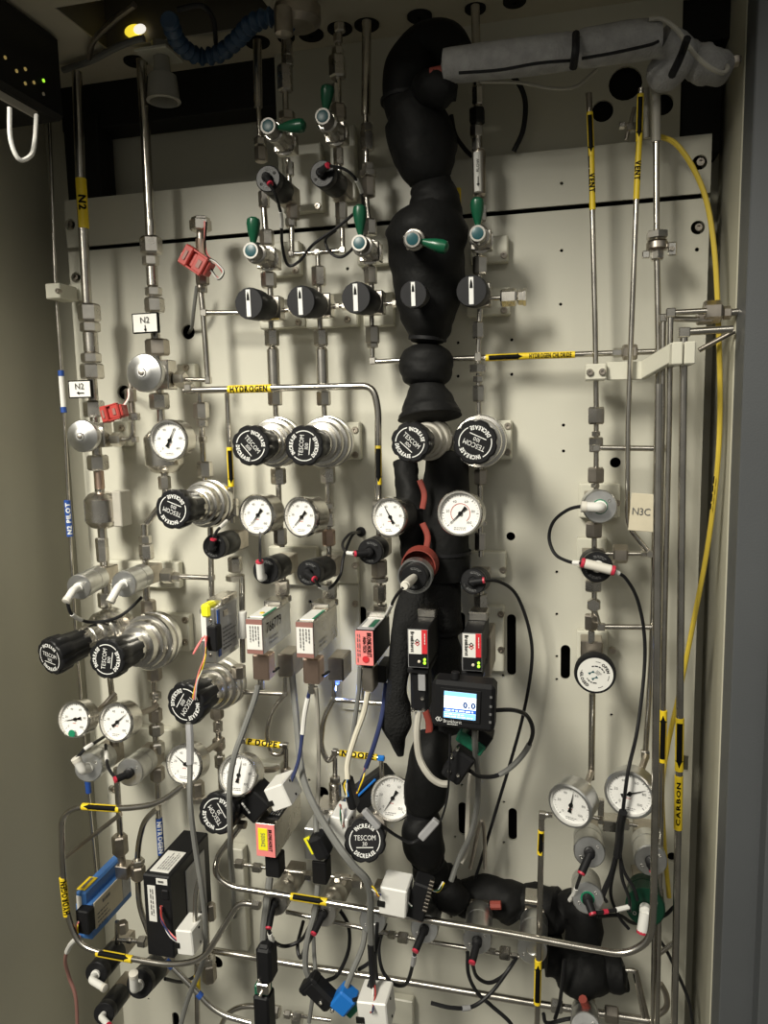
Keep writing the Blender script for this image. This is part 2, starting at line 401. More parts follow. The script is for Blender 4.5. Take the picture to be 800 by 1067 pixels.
def toggle_valve(label, f, b, lever, df=0.095, db=0.045, r=8.5, tilt=None):
    A, B = axis_of(*f, df, *b, db); ax = (A-B); L = ax.length; s = S(*f, df); R = r*s
    t = T('toggle_valve', label, 'valve', B)
    g = G(); box(g, B+NY*.002, XA*R*1.35, YA*R*1.1, ZA*R*1.25, .001); part(t, 'valve_body', g, 'steel2')
    g = G(); lathe(g, [(R*.6, R*1.5), (R*.95, R*1.55), (R*1.0, R*1.25), (L*.55, R*1.25), (L*.58, R*1.32), (L*.74, R*1.32), (L*.76, R*1.1)], B, ax, 24); part(t, 'bonnet', g, 'steel')
    g = G(); lathe(g, [(L*.72, R*1.02), (L*.97, R*1.02), (L, R*.96), (L, R*.74), (L-.0012, R*.72)], B, ax, 26); c = part(t, 'lever_hub', g, 'hub')
    g = G(); lathe(g, [(L-.003, R*.74), (L+.0002, R*.72), (L+.0006, R*.5)], B, ax, 22); part(c, 'cap', g, 'teal')
    E = P(*lever, df); root = B+ax*.86; dv = (E-root); dv = dv-ax.normalized()*dv.dot(ax.normalized())*.7; LL = dv.length
    g = G(); lathe(g, [(R*.9, R*.28), (LL*.35, R*.46), (LL*.6, R*.74), (LL*.82, R*.86), (LL*.94, R*.76), (LL, R*.38)], root, dv, 18)
    part(t, 'lever', g, 'green'); 
    g = G(); sdir = -dv.normalized(); lathe(g, [(0, R*.2), (R*.25, R*.2), (R*.35, R*.1)], B+ax*.9+sdir*R*.98, sdir, 10); part(t, 'pin', g, 'bright')
    return t
def knob_valve(label, f, b, df=0.095, db=0.045, r=16.5, body=True):
    A, B = axis_of(*f, df, *b, db); ax = A-B; L = ax.length; s = S(*f, df); R = r*s
    t = T('rotary_valve', label, 'valve', B)
    if body: g = G(); box(g, B+NY*.0, XA*R*.78, YA*R*.5, ZA*R*.78, .0012); part(t, 'valve_body', g, 'steel2')
    g = G(); lathe(g, [(0, R*.72), (L*.3, R*.72), (L*.32, R*.62), (L*.5, R*.62)], B, ax, 20); part(t, 'bonnet', g, 'steel')
    g = G(); lathe(g, [(L*.22, R*.78), (L*.26, R*.84), (L*.55, R*.9), (L*.62, R*.98), (L*.95, R), (L, R*.94)], B, ax, 36, mod=lambda th, tt: 1-.012*(math.cos(18*th) > 0)); k = part(t, 'knob', g, 'cap')
    X, Y, a = frame(ax); o = B+ax
    g = G(); box(g, o+a*.0002, X*R*.15, Y*R*.84, a*.0006, .0002); q = part(k, 'pointer', g, 'print')
    g = G(); e = a*.0011; yb = R*.24
    g.add([o+e+X*R*.10+Y*yb*.7, o+e+X*R*.07+Y*R*.5, o+e+Y*R*.72, o+e-X*R*.07+Y*R*.5, o+e-X*R*.10+Y*yb*.7], [(0, 1, 2, 3, 4)]); part(q, 'arrow', g, 'ink') if False else part(k, 'arrow', g, 'ink')
    return t
def actuator(label, f, b, df=0.10, db=0.05, r=13.5, m='knob', holes=True, plug=None, ring=None, word=True, body='dull', rot=0):
    """round pneumatic actuator on a valve body; plug = (kind, pixel of its far end, depth)"""
    A, B = axis_of(*f, df, *b, db); ax = A-B; L = ax.length; s = S(*f, df); R = r*s
    t = T('pneumatic_valve', label, 'valve', B)
    if body:
        g = G(); box(g, B+YA*.004, XA*R*.75, YA*.012, ZA*R*.75, .001); part(t, 'valve_body', g, body)
    g = G(); lathe(g, [(0, R*.6), (L*.14, R*.6), (L*.15, R*.8), (L*.24, R*.82)], B, ax, 18); part(t, 'lock_nut', g, 'dull' if m == 'knob' else 'steel')
    g = G()
    if m == 'knob':
        lathe(g, [(L*.2, R*.93), (L*.23, R), (L*.80, R), (L*.81, R*.985), (L*.83, R*.985), (L*.84, R), (L-R*.07, R), (L, R*.93), (L, R*.42), (L-.001, R*.40)], B, ax, 30)
    else:
        lathe(g, [(L*.18, R*.95), (L*.2, R), (L*.48, R), (L*.49, R*.97), (L*.52, R*.97), (L*.53, R), (L*.8, R), (L*.81, R*1.04), (L-R*.08, R*1.04), (L, R*.97), (L, R*.38), (L-.0015, R*.36)], B, ax, 30)
    bd = part(t, 'cylinder', g, m)
    X, Y, a = frame(ax); o = B+ax
    if ring:
        g = G(); lathe(g, [(-.0004, R*.46), (.0007, R*.46), (.0007, R*.34), (-.0004, R*.34)], o, ax, 24); part(t, 'ring', g, ring)
    if word and m == 'knob':
        h = G()
        for q in (60, 240):
            mp = arc_map(o, X, Y, a, R*.70, math.radians(q+rot)); kk = G(); bars(kk, V((0, 0, 0)), XA, ZA, NY, R*1.2, R*.2, 2, q, .5)
            h.add([mp(p.x, p.z) for p in kk.v], kk.f)
        part(t, 'faint_print', h, 'greyink')
    if holes:
        g = G()
        for q in (35, 215):
            c = o+X*(R*.66*math.cos(math.radians(q+rot)))+Y*(R*.66*math.sin(math.radians(q+rot)))
            lathe(g, [(-.0005, R*.11), (.0004, R*.11), (.0004, R*.06), (-.0003, R*.05)], c, ax, 10)
        part(t, 'screws', g, 'void' if m == 'knob' else 'bright')
    if plug:
        kind, end, de = plug[:3]; kn = P(*plug[3], plug[4]) if len(plug) > 3 else None; Q = P(*end, de)
        if kind == 'elbow':        # white push-in elbow
            g = G(); k = o+a*R*.85; tube(g, fil([o, k, Q], R*.3), R*.31, 14); lathe(g, [(0, R*.4), (R*.2, R*.4), (R*.22, R*.3)], o, ax, 16); pl = part(t, 'push_fitting', g, 'white')
            g = G(); dv = (Q-k).normalized(); lathe(g, [(0, R*.34), (R*.3, R*.34), (R*.34, R*.2)], Q-dv*R*.1, dv, 14); part(pl, 'release_collar', g, 'ivory')
        elif kind == 'redelbow':
            g = G(); k = kn or o+a*R*.5; lathe(g, [(0, R*.3), (R*.5, R*.3), (R*.65, R*.2)], (k-a*R*.5), ax, 16); tube(g, [k, k+(Q-k)*.25, Q], R*.29, 12); pl = part(t, 'push_fitting', g, 'white')
            g = G(); dv = (Q-k).normalized(); lathe(g, [(0, R*.29), (R*.14, R*.29), (R*.16, R*.2)], Q-dv*R*.02, dv, 14); part(pl, 'release_collar', g, 'rring')
        elif kind == 'black':      # black elbow with a red collar
            g = G(); k = o+a*R*.38; lathe(g, [(0, R*.36), (R*.45, R*.36), (R*.6, R*.2)], o, ax, 14); tube(g, cat([k-(Q-k)*.2, k, k+(Q-k)*.5, Q], 4), R*.27, 12); pl = part(t, 'push_fitting', g, 'soft')
            g = G(); dv = (Q-k).normalized(); lathe(g, [(0, R*.25), (R*.16, R*.25), (R*.18, R*.15)], Q-dv*R*.02, dv, 12); part(pl, 'release_collar', g, 'rring')
        elif kind == 'stub':       # straight white plug
            g = G(); dv = (Q-o); lathe(g, [(0, R*.3), (dv.length*.25, R*.34), (dv.length*.9, R*.34), (dv.length*.92, R*.28), (dv.length, R*.26)], o, dv, 16); part(t, 'push_fitting', g, 'ivory')
    return t
def regulator(label, f, b, rb, df=0.125, db=0.06, r=21.5, rot=0, num='100', kl=0.55, flange='bright', spread=1.0):
    A, B = axis_of(*f, df, *b, db); ax = A-B; L = ax.length; s = S(*f, df); R = r*s; RB = rb*S(*b, db)
    t = T('pressure_regulator', label, 'regulator', B)
    g = G(); lathe(g, [(-.03, RB*.62), (-.012, RB*.62), (-.011, RB*.5)], B, NY, 24); part(t, 'body', g, 'steel2')
    g = G(); lathe(g, [(-.014, RB*.96), (-.012, RB), (-.004, RB), (-.003, RB*.9), (-.001, RB*.9), (0, RB*.985), (.006, RB*.985), (.0075, RB*.95), (.008, RB*.84), (.015, RB*.83), (.0165, RB*.80), (.0168, RB*.70), (L*.36, RB*.67), (L*.37, R*.80), (L*.5, R*.78)], B, ax, 40); part(t, 'bonnet', g, flange)
    k0 = L*(1-kl)
    lob = lambda th, tt: 1-(.075 if tt > k0+.001 else .0)*max(0, math.cos(8*th))**2
    g = G(); lathe(g, [(k0, R*.72), (k0+L*.02, R*.78), (k0+(L-k0)*.55, R*.86), (k0+(L-k0)*.62, R*.97), (L*.93, R*1.02), (L*.985, R*.985), (L, R*.92)], B, ax, 64, mod=lob); k = part(t, 'knob', g, 'knob')
    X0, Y0, a = frame(ax); c, q = math.cos(math.radians(rot)), math.sin(math.radians(rot)); X, Y = X0*c+Y0*q, Y0*c-X0*q; o = B+ax
    g = G()
    text(g, 'INCREASE', R*.17, arc_map(o, X, Y, a, R*.66, math.pi/2), 1, width=R*1.02)
    text(g, 'DECREASE', R*.17, arc_map(o, X, Y, a, R*.66, -math.pi/2, True), 1, width=R*1.02)
    text(g, 'TESCOM', R*.22, flat_map(o+Y*R*.13, X, Y, a), 0, width=R*1.02)
    text(g, num, R*.17, flat_map(o-Y*R*.14, X, Y, a), 0)
    for w_, y_ in ((.8, -.30), ):
        g.add([o+a*.0003+X*(sx*R*w_/2)+Y*(R*(y_+sy*.02)) for sx, sy in ((-1, -1), (1, -1), (1, 1), (-1, 1))], [(0, 1, 2, 3)])
    for a0, a1 in ((-40, 38), (142, 218)):
        vs = []; n = 8
        for i in range(n+1):
            th = math.radians(a0+(a1-a0)*i/n)
            for rr in (.70, .745): vs.append(o+a*.0003+X*(R*rr*math.cos(th))+Y*(R*rr*math.sin(th)))
        g.add(vs, [(2*i, 2*i+2, 2*i+3, 2*i+1) for i in range(n)])
    part(k, 'lettering', g, 'print')
    return t
def gauge(label, f, b, r=21, df=0.085, db=0.06, needle=225, spot=None, stem=None, case='bright', redring=False, cutout=False):
    """dial gauge: f = centre of its face, b = centre of its back; needle in degrees from +x"""
    A, B = axis_of(*f, df, *b, db); ax = A-B; L = ax.length; s = S(*f, df); R = r*s
    t = T('pressure_gauge', label, 'gauge', B)
    g = G(); lathe(g, [(0, R*.55), (.0005, R*.82), (L*.12, R*.93), (L*.72, R*.93), (L*.74, R*.99), (L*.93, R*1.0), (L, R*.95), (L, R*.875), (L-.0045, R*.86)], B, ax, 44); part(t, 'case', g, case)
    X, Y, a = frame(ax); o = B+ax-a*.0042
    g = G(); lathe(g, [(-.001, R*.87), (0, R*.87)], o, ax, 40); dl = part(t, 'dial', g, 'dial')
    g = G(); h = G()
    def rad(gg, deg, r0, r1, w, e=.0003):
        c, q = math.cos(math.radians(deg)), math.sin(math.radians(deg)); u = X*c+Y*q; p = Y*c-X*q
        gg.add([o+a*e+u*(R*r0)-p*w*R, o+a*e+u*(R*r1)-p*w*R, o+a*e+u*(R*r1)+p*w*R, o+a*e+u*(R*r0)+p*w*R], [(0, 1, 2, 3)])
    for i in range(31):
        dg = 225-i*9; big = i % 5 == 0
        rad(g, dg, .70 if big else .74, .80, .016 if big else .007)
    for i, n in enumerate(('0', '20', '40', '60', '80', '100')):
        th = math.radians(225-i*54); text(g, n, R*.11, flat_map(o+X*(R*.56*math.cos(th))+Y*(R*.56*math.sin(th)), X, Y, a), 0)
    part(dl, 'scale', g, 'greyink')
    if redring:
        for i in range(41):
            rad(h, 225-i*6.75, .40, .43, .035)
        part(dl, 'red_scale', h, 'redink')
    else:
        bars(h, o-Y*R*.22, X, Y, a, R*.3, R*.1, 1, 3); part(dl, 'red_print', h, 'redink')
    h = G(); bars(h, o-Y*R*.66, X, Y, a, R*.55, R*.16, 2, int(f[0])); part(dl, 'small_print', h, 'greyink')
    g = G(); c, q = math.cos(math.radians(needle)), math.sin(math.radians(needle)); u = X*c+Y*q; p = Y*c-X*q
    for z in (.0010, .0016):
        g.add([o+a*z+u*R*.72, o+a*z+p*R*.03, o+a*z-u*R*.12+p*R*.035, o+a*z-u*R*.36+p*R*.085, o+a*z-u*R*.36-p*R*.085, o+a*z-u*R*.12-p*R*.035, o+a*z-p*R*.03], [(0, 1, 2, 3, 4, 5, 6) if z > .0012 else (6, 5, 4, 3, 2, 1, 0)])
    lathe(g, [(0, R*.085), (.0022, R*.085), (.0024, R*.05)], o, ax, 14); part(t, 'needle', g, 'ink')
    g = G(); lathe(g, [(.0030, R*.865), (.0036, R*.865)], o, ax, 36); part(t, 'lens', g, 'glass')
    if spot:
        g = G(); c = o+X*R*spot[0]+Y*R*spot[1]; lathe(g, [(.0037, R*.2), (.0041, R*.2)], c, ax, 16); part(t, 'sticker', g, 'ggreen', 'round green sticker')
    g = G(); lathe(g, [(-.012, R*.22), (-.002, R*.25), (0.001, R*.3)], B, ax, 12); part(t, 'back_socket', g, 'dull')
    if stem:
        g = G(); q = [B-a*.008]+[P(*x) for x in stem]; tube(g, fil(q, .008), R*.15, 10); part(t, 'stem', g, 'dull')
    return t
def foam(name, label, path, m='foam', ties=(), cat_='insulation', jit=0.05, seed=1, ell=1.0, n=7, seam=True):
    """lumpy foam sleeve: path = (u, v, depth, radius px)"""
    R = random.Random(seed); c = [P(p[0], p[1], p[2]) for p in path]; rr = [V((p[3]*S(*p[:3]), 0, 0)) for p in path]
    cs = cat(c, n); rs = [q.x for q in cat(rr, n)]; seg = 28; g = G(); N = len(cs); T0 = (cs[1]-cs[0]).normalized(); x, y, _ = frame(T0, NY if abs(T0.z) > .5 else None)
    ph = [R.uniform(0, 6.28) for _ in range(8)]; vs = []; fs = []
    for i in range(N):
        Tn = (cs[min(i+1, N-1)]-cs[max(i-1, 0)]).normalized(); x = (x-Tn*x.dot(Tn)).normalized(); y = Tn.cross(x)
        for k in range(seg):
            th = 2*math.pi*k/seg; t = i/N*6.28
            w_ = 1+jit*(math.sin(2*th+ph[0]+t*2)+.7*math.sin(3*th+ph[1]-t*3)+.5*math.sin(th*5+ph[2]+t*5)+.6*math.sin(t*9+ph[3])*.4)
            vs.append(cs[i]+x*(rs[i]*w_*math.cos(th))+y*(rs[i]*w_*math.sin(th)))
    for i in range(N-1):
        for k in range(seg):
            j = (k+1) % seg; fs.append((i*seg+k, i*seg+j, (i+1)*seg+j, (i+1)*seg+k))
    b = len(vs); e0, e1 = (cs[0]-cs[1]).normalized()*rs[0]*.25, (cs[-1]-cs[-2]).normalized()*rs[-1]*.25
    vs += [cs[0]+e0, cs[-1]+e1]
    for k in range(seg):
        j = (k+1) % seg; fs.append((b, j, k)); fs.append((b+1, (N-1)*seg+k, (N-1)*seg+j))
    g.add(vs, fs)
    if not ties: return solo(name, g, m, label, cat_)
    t = T(name, label, cat_, cs[0]); me = part(t, 'foam_sleeve', g, m); 
    for f in ties:
        i = min(N-2, max(1, int(f*(N-1)))); h = G(); a = (cs[i+1]-cs[i-1]).normalized(); q = rs[i]*1.03
        lathe(h, [(-.0015, q*.9), (-.0015, q*1.04), (.0015, q*1.04), (.0015, q*.9)], cs[i], a, 24); part(t, 'cable_tie', h, 'soft')
    return t
def cable(name, label, pts, rpx, m='cable', cat_='cable', tags=(), n=8, group=None, d=0.06, flat=1.0):
    q = cat(pts3(pts, d), n); p0 = pts[0]; s = S(p0[0], p0[1], p0[2] if len(p0) > 2 else d); g = G(); tube(g, q, rpx*s, 8, flat)
    if not tags: return solo(name, g, m, label, cat_, group=group)
    t = T(name, label, cat_, q[0], group); part(t, 'sheath', g, m)
    for f0, f1, mm in tags:
        a, b = int(f0*(len(q)-1)), max(int(f0*(len(q)-1))+1, int(f1*(len(q)-1))); h = G(); tube(h, q[a:b+1], rpx*s*1.35, 8); part(t, 'marker_sleeve', h, mm)
    return t
def wires(par, pts, cols, rpx=0.9, d=0.1, spread=1.2, seed=3):
    R = random.Random(seed)
    for i, c in enumerate(cols):
        q = [(p[0]+R.uniform(-spread, spread), p[1]+R.uniform(-spread, spread), (p[2] if len(p) > 2 else d)+R.uniform(-.002, .002)) for p in pts]
        g = G(); tube(g, cat(pts3(q, d), 6), rpx*S(*q[0]), 6); part(par, 'wire', g, c)
def controller(label, quad, d, L, m='steel2', base=None):
    """flow controller: box with front face in the pixel rectangle; base = rectangle of the manifold block below/behind"""
    t = T('flow_controller', label, 'flow controller', P((quad[0]+quad[2])/2, quad[3], d-L))
    g = G(); abox(g, *quad, d, L, .001); part(t, 'enclosure', g, m)
    return t
def front_plate(par, rect, d, m, name='label', th=.0005):
    g = G(); abox(g, *rect, d+th, th+.0003, .0001); return part(par, name, g, m)
def front_bars(par, rect, d, rows, m='greyink', vert=False, seed=1, name='small_print', thick=.35):
    um, vm = (rect[0]+rect[2])/2, (rect[1]+rect[3])/2; o = P(um, vm, d); s = S(um, vm, d); w_, h_ = (rect[2]-rect[0])*s, (rect[3]-rect[1])*s
    g = G()
    if vert: bars(g, o, -ZA, XA, NY, h_, w_, rows, seed, thick)
    else: bars(g, o, XA, ZA, NY, w_, h_, rows, seed, thick)
    return part(par, name, g, m)
def side_plate(par, quad_x, y0, y1, z0, z1, m, name='label', th=.0006):
    """thin plate on the right-hand side of a box: x, depth range, height range"""
    g = G(); box(g, V((quad_x+th/2, (y0+y1)/2, (z0+z1)/2)), XA*th, YA*abs(y1-y0)/2, ZA*abs(z1-z0)/2, .0002); return part(par, name, g, m)
def screws2(par, pts, d, r=2): 
    for u, v in pts: screw(par, u, v, r, d, 'dull', 'screw')
# ================================================================ cabinet shell
XL = P(89, 840, -.03).x; ZT = P(130, 91, -.03).z; ZB = 0.45
X0, X1 = (P(70, 262, 0).x+P(118, 900, 0).x)/2, (P(741, 205, 0).x+P(722, 780, 0).x+P(712, 1040, 0).x)/3
XR = P(745, 400, -.03).x
ZS = sum(P(u, v, 0).z for u, v in ((75, 262), (240, 247), (585, 213), (735, 204)))/4
ZP = sum(P(u, v, 0).z for u, v in ((66, 208), (400, 175), (742, 140)))/3
def wallbox(name, x0, x1, y0, y1, z0, z1, m):
    g = G(); box(g, V(((x0+x1)/2, (y0+y1)/2, (z0+z1)/2)), XA*abs(x1-x0)/2, YA*abs(y1-y0)/2, ZA*abs(z1-z0)/2, .001); return struct(name, g, m)
def loop(h):
    if len(h) == 3:
        c = P(h[0], h[1], 0); r = h[2]*S(h[0], h[1], 0); n = 8 if h[2] < 3 else 18
        return [(c.x+r*math.cos(6.28318*i/n), c.z+r*math.sin(6.28318*i/n)) for i in range(n)]
    u0, v0, u1, v1, rd = h; um, vm = (u0+u1)/2, (v0+v1)/2; x0, x1 = P(u0, vm, 0).x, P(u1, vm, 0).x; z0, z1 = P(um, v1, 0).z, P(um, v0, 0).z
    if not rd: return [(x0, z0), (x1, z0), (x1, z1), (x0, z1)]
    r = (x1-x0)/2; xm = (x0+x1)/2
    return [(xm+r*math.cos(a*math.pi/8), z1-r+r*math.sin(a*math.pi/8)) for a in range(9)]+[(xm-r*math.cos(a*math.pi/8), z0+r-r*math.sin(a*math.pi/8)) for a in range(9)]
def inside(p, L):
    c = False; n = len(L)
    for i in range(n):
        a, b = L[i], L[i-1]
        if (a[1] > p[1]) != (b[1] > p[1]) and p[0] < (b[0]-a[0])*(p[1]-a[1])/(b[1]-a[1])+a[0]: c = not c
    return c
def plate(x0, x1, z0, z1, d, th, holes):
    loops = [loop(h) for h in holes]; vs = [(x0, z0), (x1, z0), (x1, z1), (x0, z1)]; es = [(0, 1), (1, 2), (2, 3), (3, 0)]
    for L in loops:
        k = len(vs); vs += L; es += [(k+i, k+(i+1) % len(L)) for i in range(len(L))]
    ov, oe, of, *_ = delaunay_2d_cdt([V(p) for p in vs], es, [], 0, 1e-6)
    g = G(); fs = []
    for f in of:
        c = [sum(ov[i][k] for i in f)/len(f) for k in (0, 1)]
        if not any(inside(c, L) for L in loops): fs.append(tuple(f))
    g.add([V((p[0], -d, p[1])) for p in ov], fs)
    for L in loops+[[(x0, z0), (x0, z1), (x1, z1), (x1, z0)]]:
        n = len(L); g.add([V((a, -d, b)) for a, b in L]+[V((a, -d+th, b)) for a, b in L], [((i+1) % n, i, n+i, n+(i+1) % n) for i in range(n)])
    return g
wallbox('wall_back', XL-.01, XR+.03, .05, .07, ZB, ZT+.02, 'wall')
wallbox('wall_left', XL-.02, XL, .05, -.25, ZB, ZT+.02, 'wall')
wallbox('wall_right', XR, XR+.03, .05, -.05, ZB, ZT+.02, 'wall')
wallbox('shade_sheet', X0+.004, X1-.004, .022, .024, ZB+.01, ZP-.004, 'void')          # near-black sheet that paints the shade behind the mounting panels
wallbox('trim_2', XR+.001, XR+.30, -.045, -.085, ZB, ZT+.1, 'frame')                # door frame on the right
wallbox('trim_3', XR+.028, XR+.32, -.08, -.105, ZB, ZT+.1, 'frame')
wallbox('floor', -3, 3, -4.5, 1, -.02, 0, 'floor')
# ceiling with a square opening
cx0, cy0 = PZ(112, 52, ZT).x, PZ(112, 52, ZT).y; cx1, cy1 = PZ(290, 22, ZT).x, PZ(60, 8, ZT).y
g = G(); YF = -.385; L_, R_ = XL-.02, XR+.03
vs = [(L_, .07), (R_, .07), (R_, YF), (L_, YF), (cx0, cy0), (cx1, cy0), (cx1, cy1), (cx0, cy1)]
for z in (0, .0015):
    g.add([V((x, y, ZT+z)) for x, y in vs], [(0, 1, 5, 4), (1, 2, 6, 5), (2, 3, 7, 6), (3, 0, 4, 7)])
g.add([V((x, y, ZT+z)) for z in (0, .0015) for x, y in vs[4:]], [(i, (i+1) % 4, 4+(i+1) % 4, 4+i) for i in range(4)])
struct('ceiling', g, 'ceil')
g = G(); xm, ym = (cx0+cx1)/2, (cy0+cy1)/2; hx, hy = (cx1-cx0)/2+.004, abs(cy1-cy0)/2+.004
for q in ((xm, ym-hy, hx, .002), (xm, ym+hy, hx, .002)): box(g, V((q[0], q[1], ZT+.031)), XA*q[2], YA*q[3], ZA*.03)
for q in (xm-hx, xm+hx): box(g, V((q, ym, ZT+.031)), XA*.002, YA*hy, ZA*.03)
box(g, V((xm, ym, ZT+.062)), XA*hx, YA*hy, ZA*.002); struct('trim_4', g, 'dull_paint')      # duct above the opening
# ---- mounting panels
up_h = [(73, 234, 6), (729, 169, 7.5), (585, 191, 1.8)]
t = T('steel_backboard', 'narrow upper cream steel board above the long seam', 'board', V((0, 0, ZS)))
part(t, 'sheet', plate(X0, X1, ZS+.0022, ZP, 0, .003, up_h), 'panel')
for h in up_h[:2]: screw(t, h[0]+.5, h[1], h[2]*.62, -.006, 'dull', 'panel_bolt')
mh = [(79, 289, 5.5), (727, 237, 7), (726, 260, 2.2), (196, 346, 7.5), (129, 409, 7.5), (532, 559, 4.6), (641, 482, 5.5), (118, 823, 5.5), (336, 826, 6.5),
      (700, 893, 5), (225, 1003, 7.5), (376, 554, 5), (585, 261, 1.7), (584, 317, 1.7), (533, 354, 1.7), (533, 390, 1.7), (477, 357, 1.7), (477, 392, 1.7), (587, 443, 1.7), (587, 470, 1.7),
      (580, 596, 1.6), (580, 640, 1.6), (580, 684, 1.6), (580, 708, 1.6), (524, 704, 1.7), (481, 818, 1.6), (525, 836, 1.6), (525, 878, 1.6), (474, 872, 1.4), (323, 627, 1.8),
      (322, 813, 1.6), (361, 808, 1.4), (171, 884, 1.4), (362, 280, 1.8), (155, 1041, 1.4), (528, 640, 537.5, 704, 1), (584, 672, 594, 708, 1), (477.5, 836, 486.5, 870, 1),
      (529.5, 842, 538.5, 876, 1), (476, 638, 484.5, 661, 1), (374, 632, 381.5, 656, 1), (180, 1055, 187, 1086, 1), (703, 787, 717, 803, 0), (637, 745, 1.6), (470, 955, 1.6)]
t = T('steel_backboard', 'large cream steel board with slots that carries all the tubing', 'board', V((0, 0, .6)))
part(t, 'sheet', plate(X0, X1, .55, ZS-.0022, 0, .003, mh), 'panel')
for h in mh[:2]+[mh[7]]: screw(t, h[0]+.5, h[1], h[2]*.62, -.006, 'dull', 'panel_bolt')

# ---- frame rails and upper plate behind
def rail(label, u0, v0, u1, v1, d, L):
    g = G(); abox(g, u0, v0, u1, v1, d, L, .001); solo('frame_rail', g, 'black', label, 'rail')
rail('black horizontal frame rail under the ceiling at upper left', 62, 70, 288, 124, -.012, .035)
rail('black upright frame post behind the upper left panel corner', 68, 120, 103, 215, -.008, .03)
rail('black horizontal frame rail above the grey foam pipe', 460, 14, 770, 58, -.016, .03)
rail('black upright frame post at the upper right corner', 709, 50, 752, 160, -.018, .03)
xa, xb = P(288, 120, -.006).x, P(709, 100, -.006).x
g = plate(xa, xb, ZP-.03, P(380, 40, -.006).z, -.006, .003, [(628, 113, 11), (652, 84, 18), (662, 106, 16), (692, 106, 12), (625, 148, 10)][:1]+[(652, 84, 17), (691, 106, 11)])
solo('upper_plate', g, 'wall', 'dim grey-beige plate with round holes behind the grey foam pipe', 'plate')
g = G(); abox(g, 600, 70, 708, 150, -.014, .004); solo('shade_backing', g, 'void', 'black sheet standing in for shade behind the round holes at upper right', 'sheet')  # near-black sheet paints the shade seen through the holes
# ================================================================ brackets
for a in [
 ('cream wall clamp plate beside the thin pilot tube', 71, 295, 86, 313, ((74, 306),)),
 ('cream bracket behind the right round diaphragm disc', 184, 379, 203, 404, ((194, 383),)),
 ('cream bracket under the lower red connector', 118, 439, 134, 465, ((127, 446),)),
 ('wide cream bracket behind the left rotary knobs', 270, 312, 317, 342, ((311, 336),)),
 ('cream bracket between the middle rotary knobs', 318, 306, 372, 341, ((362, 333),)),
 ('cream bracket right of the third rotary knob', 378, 305, 410, 340, ()),
 ('cream bracket behind the first green lever valve on the panel', 270, 252, 312, 288, ((308, 282),)),
 ('cream bracket plate behind the two upper actuators', 294, 150, 335, 221, ((331, 215),)),
 ('cream bracket behind the second upper lever valve', 344, 130, 370, 208, ()),
 ('cream bracket right of the fourth green lever valve', 372, 250, 405, 276, ()),
 ('cream bracket with bolt right of the rightmost green lever valve', 490, 246, 529, 274, ((525, 266),)),
 ('cream bracket behind the rightmost rotary knob', 486, 300, 531, 329, ((525, 323),)),
 ('cream two-bolt bracket right of the black regulator pair', 345, 440, 375, 479, ((370, 448), (370, 474))),
 ('cream two-bolt bracket right of the far right regulator', 505, 438, 533, 479, ((529, 444), (529, 471))),
 ('cream bracket behind the actuator above the display', 490, 575, 527, 602, ((524, 594),)),
 ('cream flanged bracket beside the slim right controller', 507, 632, 525, 700, ((522, 640), (522, 677))),
 ('cream slotted bracket right of the two lower left regulators', 160, 640, 197, 678, ((193, 646), (193, 669))),
 ('cream bracket behind the two silver actuators at mid left', 108, 585, 186, 612, ()),
 ('cream bracket behind the far left silver actuator pair', 98, 758, 190, 790, ()),
 ('cream bracket behind the silver valve with green ring', 603, 504, 646, 540, ((643, 524),)),
 ('cream bracket behind the black-capped valve on the right column', 601, 561, 632, 592, ()),
 ('cream bracket with bolt behind the white dial handwheel', 601, 658, 633, 688, ((638, 678),)),
 ('cream bracket behind the black actuators in the centre', 280, 570, 330, 610, ()),
 ('cream bracket behind the centre right black actuator', 335, 575, 372, 608, ((370, 589),)),
 ('cream bracket under the curled tube beside the middle gauge', 262, 795, 292, 830, ()),
 ('bare bracket under the white box at bottom centre', 392, 1041, 430, 1067, ()),
]: bracket(a[0], *a[1:5], a[5])
g = G(); abox(g, 354, 575, 375, 740, .006, .005); t = T('spacer_strip', 'cream vertical strip with two bolts left of the pink controller', 'strip', P(365, 740, 0)); part(t, 'plate', g, 'panel')
for u, v in ((369, 589), (370, 629)): screw(t, u, v, 3.4, .007)
# ================================================================ ceiling pieces
def grommet(label, u, v, r):
    c = PZ(u, v, ZT); s = (c-EYE).dot(FW)/F; g = G(); R = r*s
    lathe(g, [(0, R*1.0), (.002, R), (.003, R*.9), (.003, R*.2), (0, R*.2)], c, -ZA, 24); solo('grommet', g, 'void', label, 'grommet', group='black cable grommets in the ceiling')
for i, (u, v, r) in enumerate(((141, 63, 12), (268, 43, 13), (298, 38, 9), (324, 35, 13), (354, 29, 13), (382, 25, 13), (437, 16, 13), (495, 8, 11), (536, 0, 12))):
    grommet('black ceiling grommet '+['beside the clear nozzle', 'over the leftmost of the black actuator tubes', 'over the lever valve tube left of centre', 'standing empty between two lever valve tubes', 'over the second lever valve tube', 'over the thick tube right of the lever valves', 'just above the black foam hook', 'over the tube crossing behind the grey foam', 'at the top edge right of centre'][i], u, v, r)
# see-through hole with yellow and white light
r = ray(140, 33); c = EYE+r*((ym+hy-.004-EYE.y)/r.y); g = G(); lathe(g, [(0, .0095), (.002, .0095)], c, NY, 24)
for p in g.v: p.z = c.z+(p.z-c.z)*.62
t = T('lit_opening', 'bright yellow and white hole seen through the ceiling opening', 'opening', c); part(t, 'yellow_half', g, 'hole_y')
g = G(); lathe(g, [(0, .0065), (.001, .0065)], c+V((.0075, -.0022, 0)), NY, 20)
for p in g.v: p.z = c.z+(p.z-c.z)*.7
g; part(t, 'white_half', g, 'hole_w')
